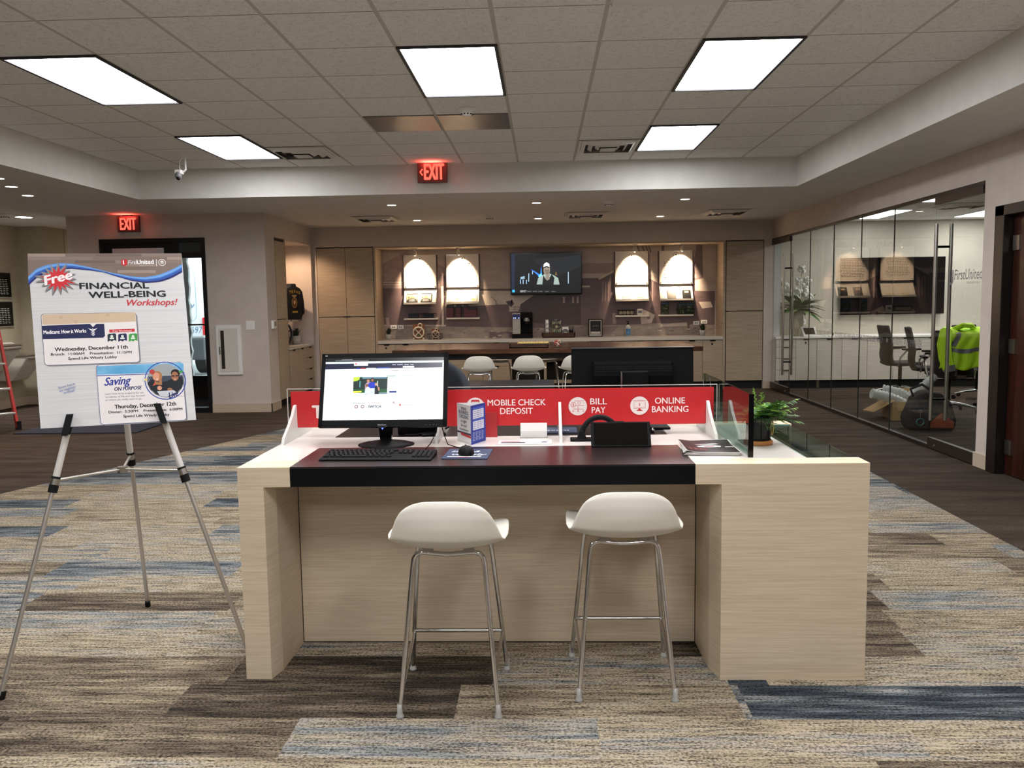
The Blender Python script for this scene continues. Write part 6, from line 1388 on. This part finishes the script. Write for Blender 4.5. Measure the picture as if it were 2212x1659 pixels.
# card holder, pamphlet
t = thing('card_holder','clear holder with bank business cards below the red sign','card holder',(-.045,3.62,T0+.0005))
q = MB(pm('card_stock','#dedcda',.5)); q.obox((0,.01,.033),(.115,0,0),(0,.006,.0),(0,.012,.06)); q.build('cards', t)
q = MB(WHITE); q.T = lambda u,v,d:(u,.0035+v*.19-d,.0045+v); q.step=.0004; q.text('FirstUnited',-.012,.040,.008,ink('#303236'),w=.05); q.rect(-.025,.040,-.018,.050,ink('#c3282e')); q.rect(-.055,.030,.0,.034,ink('#23264a')); q.rect(.0,.027,.055,.033,ink('#b83036')); q.build('print', t)
q = MB(ACRYL); q.box((-.06,-.02,0),(.06,.03,.003)); q.box((-.06,-.003,.003),(.06,.0,.03)); q.build('holder', t)
t = thing('desk_pamphlet','flat white bank pamphlet lying on the desk behind the dark inset','pamphlet',(-.08,3.492,T0+.0006))
q = MB(pm('card_stock','#dedcda',.5)); q.box((-.112,-.045,0),(.112,.045,.004)); q.build('sheets', t)
q = MB(WHITE); q.T = lambda u,v,d:(u,v,.004+d); q.step=.0003; q.rect(-.10,-.03,-.0,-.005,ink('#4a4d58')); q.rect(.01,-.03,.10,-.008,ink('#b9bcc6')); q.rect(-.10,.01,-.02,.02,ink('#b83036')); q.circ(.08,-.01,.012,ink('#3f4a70'),12); q.build('print', t)
# tablet with stand and ring
t = thing('desk_tablet','black tablet on a stand facing the left stool side of the desk','tablet',(.31,3.42,T0+.0006))
up2 = Vector((0,.55,1)).normalized(); n2 = Vector((1,0,0)).cross(up2); bt = Vector((0,-.055,.002))
q = MB(BLACK); q.obox(bt+up2*.054+n2*-.005,(.241,0,0),up2*.108,n2*.010); q.build('housing', t, bevel=.003)
q = MB(pm('tablet_glass','#050506',.06)); q.obox(bt+up2*.054+n2*.0006,(.215,0,0),up2*.092,n2*.001); q.build('screen', t)
q = MB(BLACK); q.prism([(-.06,0),(.02,0),(.0,.09),(-.01,.09)],-.02,.02,'X'); q.v=[(x,y+.06,z) for x,y,z in q.v]; q.build('stand', t)
t = thing('phone_handset','black curved handset cradle behind the tablet','telephone',(.235,3.53,T0+.0006))
q = MB(MATTEB); q.tube([(.078*cos(pi-i*pi*.80/16)*1.0,0,.012+.088*sin(pi-i*pi*.80/16)) for i in range(17)], .012, 10); q.build('curved_arm', t)
q = MB(MATTEB); q.box((-.125,-.02,0),(.03,.03,.012)); q.prism([(-.10,0),(-.05,0),(-.07,.045),(-.085,.045)],-.015,.015,'Y'); q.build('base', t, bevel=.003)
# staff side: second mat, mouse, keyboard edge
t = thing('mouse_mat','navy mouse mat on the staff side behind the red sign','mouse mat',(.06,3.82,T0+.0006)); q = MB(pm('mat_navy','#22304f',.7)); q.box((-.09,-.08,0),(.09,.08,.003)); q.build('mat', t)
q = MB(WHITE); q.T = lambda u,v,d:(-u,-v,.003+d); q.text('wisely',-.06,.0,.03,ink('#e9edf2'),w=.12,shear=.3); q.build('print', t)
t = thing('mouse','dark mouse with silver end on the staff side of the desk','mouse',(.435,3.74,T0+.0006), R(80)); q = MB(BLACK); q.grid(mf, 25, 9); q.build('shell', t); q = MB(CHROME); q.ball((0,-.045,.012),.012,10); q.build('silver_end', t)
# rear monitor
t = thing('monitor','large black monitor seen from behind on the staff side','monitor',(.415,3.93,T0+.0006))
q = MB(BLACK)
tilt = -.10
q.prism([(3.955-3.93,.09),(3.975-3.93,.09),(3.985-3.93,.365),(3.965-3.93,.365)], -.283, .287, 'X'); q.build('housing', t, bevel=.004)
q = MB(pm('monitor_back_black','#040405',.7,spec=.1)); q.prism([(.028,.11),(-.02,.13),(-.028,.24),(-.012,.305),(.034,.315)], -.185, .185, 'X'); q.build('back_bulge', t, bevel=.01)
q = MB(pm('monitor_edge_grey','#4c4f52',.3,.5)); q.box((-.283,.030,.364),(.287,.056,.3685)); q.build('top_edge', t)
q = MB(pm('grille_dark','#131315',.6,spec=.3))
for i in range(46):
    for r_ in range(3): u=-.17+i*.0077; q.box((u,-.0295+.0055*r_,.272-r_*.0-.012+.009*r_),(u+.0042,-.028+.0055*r_,.277-.012+.009*r_))
q.build('vent_grille', t)
q = MB(BLACK); q.box((-.055,-.075,.15),(.065,-.02,.265)); q.build('mount_box', t, bevel=.006)
q = MB(STEEL); q.box((-.060,-.07,.06),(-.055,-.02,.262)); q.build('side_trim', t)
q = MB(BLACK); q.box((-.035,-.06,.0),(.035,-.03,.2)); q.build('neck', t); q = MB(BLACK); q.box((-.16,-.11,0),(.16,.08,.010)); q.build('base', t, bevel=.003)
# plant in lantern pot
t = thing('fern_plant','green fern in a black mesh lantern pot on a wooden base','plant',(.868,3.42,T0+.0006))
q = MB(pm('bamboo_base','#b0713a',.4)); q.lathe([(.001,0),(.058,0),(.058,.014),(.052,.018),(.001,.018)], n=30); q.build('wooden_base', t)
q = MB(pm('black_mesh_pot','#0b0b0c',.5,alpha=.86)); q.lathe([(.045,.018),(.047,.02),(.047,.112),(.045,.115)], n=36); q.build('mesh_pot', t)
q = MB(MATTEB)
for z in (.02,.112): q.tube([(.048*cos(2*pi*i/28),.048*sin(2*pi*i/28),z) for i in range(28)], .003, 6, closed=True)
for k_ in range(8): a=2*pi*k_/8; q.tube([(.048*cos(a),.048*sin(a),.02),(.048*cos(a),.048*sin(a),.112)], .002, 5)
q.build('frame_rings', t)
q = MB(pm('soil_brown','#3b2d20',.9)); q.lathe([(.001,.085),(.042,.08),(.038,.02),(.001,.02)], n=20); q.build('soil', t)
q = MB(pm('brass_ring','#c9ac52',.3,.7)); q.tube([(.055,.02*cos(2*pi*i/20),.065+.028*sin(2*pi*i/20)) for i in range(20)], .0028, 6, closed=True); q.build('ring_handle', t)
q = MB(LEAF); rd = random.Random(8)
def frond(b, d, L_, m, droop):
    d = Vector(d).normalized(); N = 17; pts = []
    for i in range(N+1): k=i/N; pts.append(Vector(b)+d*L_*k+Vector((0,0,-droop*L_*k*k)))
    q.tube(pts, .0012, 4, m)
    sd = d.cross(Vector((0,0,1))); sd = sd.normalized() if sd.length > .05 else Vector((1,0,0))
    for i in range(2,N+1):
        k=i/N; ll = L_*.26*sin(pi*(.12+.86*(1-k)))**.8+.003; c = pts[i]
        for s_ in (-1,1):
            tip = c+sd*s_*ll+d*ll*.45+Vector((0,0,-ll*rd.uniform(.0,.5))); w = L_/N*.24
            q.add([c-d*w,c+d*w,(c+tip)/2+d*w*1.1,tip,(c+tip)/2-d*w*.9],[(0,1,2,3,4)],rd.choice((m,m,LEAFD,LEAF,LEAFL)))
for i in range(64):
    far_ = i > 40; a = rd.uniform(1.6,4.7) if far_ else rd.uniform(-1.5,1.5); el = rd.uniform(.25,1.3); frond((rd.uniform(-.02,.02),rd.uniform(-.02,.02),.10),(cos(a),sin(a),el),rd.uniform(.06,.085) if far_ else rd.uniform(.09,.16),rd.choice((LEAF,LEAF,LEAFL,pm('fern_green','#356b26',.5))),rd.uniform(.1,.7))
frond((.01,0,.10),(.8,-.15,.65),.18,LEAF,.15); frond((.01,-.02,.10),(1,.1,.12),.16,LEAF,.2); frond((0,0,.1),(-.2,.0,1.3),.135,LEAFL,.05); frond((0,0,.1),(.1,-.1,1.2),.12,LEAFL,.1)
q.build('fronds', t)
# magazines
t = None
for i in range(4):
    m_ = thing('magazine', ['bottom magazine of the stack at the desk corner','second magazine of the stack at the desk corner','third magazine of the stack at the desk corner','top magazine with dark cover and white print at the desk corner'][i], 'magazine', (.642,3.295,T0+.001+i*.0029), R(-6+i*1.5), 'stack of magazines')
    def mgf(u, v, off=0.0): x=(u-.5)*.205; y=(v-.5)*.268; return (x,y,.001+.010*max(0,.28-u)**1.5*6+.02*max(0,v-.72)**1.5*2.4*(u)+off)
    q = MB(pm('magazine_paper','#cfccc8',.4)); q.grid(lambda u,v: mgf(u,v,0), 12, 12); q.grid(lambda u,v: mgf(u,v,.0022), 12, 12)
    q.box((-.1015,-.133,.0010),(.1015,-.132,.0031)); q.build('pages', m_)
    if i == 3:
        q = MB(pm('magazine_cover_dark','#150e0f',.4,spec=.2)); q.grid(lambda u,v: mgf(.02+.96*u,.02+.96*v,.0027), 14, 14); q.build('cover', m_)
        q = MB(WHITE); q.step=.0003
        def MT(u,v,d): x,y,z = mgf(u/.205+.5, v/.268+.5, .0031+d); return (x,y,z)
        q.T = MT; q.poly([(-.05,.04),(.0,.05),(.03,.06),(.05,.05),(.02,.035)],ink('#e9e4e0'))
        q.poly([(-.045,-.005),(-.02,.012),(.03,.012),(.05,.0),(.045,-.02),(.0,-.03),(-.04,-.02)],ink('#e9e4e0')); q.poly([(-.02,-.002),(.025,.0),(.02,-.016),(-.015,-.016)],ink('#b0302c')); q.rect(.062,-.03,.095,-.015,ink('#d8d2ce'))
        for k_ in range(5): q.greek(-.085,-.05-k_*.012,-.01,.006,ink('#7c3a30'),4,k_)
        q.build('cover_print', m_)
# staff chair behind the desk
t = thing('staff_chair','dark navy tub chair behind the desk between the monitors','chair',(-.78,4.85,0), R(-8))
def cf(u, v):
    a = pi*(u*1.0)-0; r_ = .33+.02*sin(v*pi); x = r_*cos(pi-a); y = .22*sin(a)+.05; z = .45+(.60*max(sin(a),0)**.28+.02)*v if sin(a) > 0 else .45
    return (x, y, z)
q = MB(NAVY); q.grid(cf, 31, 9); q.build('backrest', t, solid=.05, sub=1)
q = MB(NAVY); q.box((-.27,-.27,.40),(.27,.24,.49)); q.build('seat', t, bevel=.04)
q = MB(BLACK); q.tube([(0,0,.08),(0,0,.42)],.03,12); q.build('column', t)
for k_ in range(5): a=2*pi*k_/5; q = MB(BLACK); q.tube([(0,0,.09),(.28*cos(a),.28*sin(a),.05)],.016,8); lg=q.build('base_leg', t); w=MB(MATTEB); w.cyl((.29*cos(a)-.012,.29*sin(a),.026),.026,.024,12,axis='X'); w.build('caster', lg)
t = thing('side_table','low dark side table just visible above the red sign','table',(-.28,6.35,0))
q = MB(pm('dark_table_top','#15161b',.5,spec=.3)); q.box((-.36,-.22,.755),(.36,.22,.785)); q.build('table_top', t, bevel=.004)
for sx in (-.33,.33):
    for sy in (-.19,.19): q = MB(BLACK); q.tube([(sx,sy,0),(sx,sy,.755)],.018,8); q.build('leg', t)
# ================= world, colour management =================
W = bpy.data.worlds.new('daylight'); S.world = W; W.use_nodes = True
bg = W.node_tree.nodes['Background']; bg.inputs[0].default_value = (.82,.92,1,1); bg.inputs[1].default_value = 3.4
S.view_settings.view_transform = 'Standard'; S.view_settings.look = 'None'; S.view_settings.gamma = 1; S.view_settings.exposure = .36; S.view_settings.use_curve_mapping = False
bpy.context.view_layer.update()
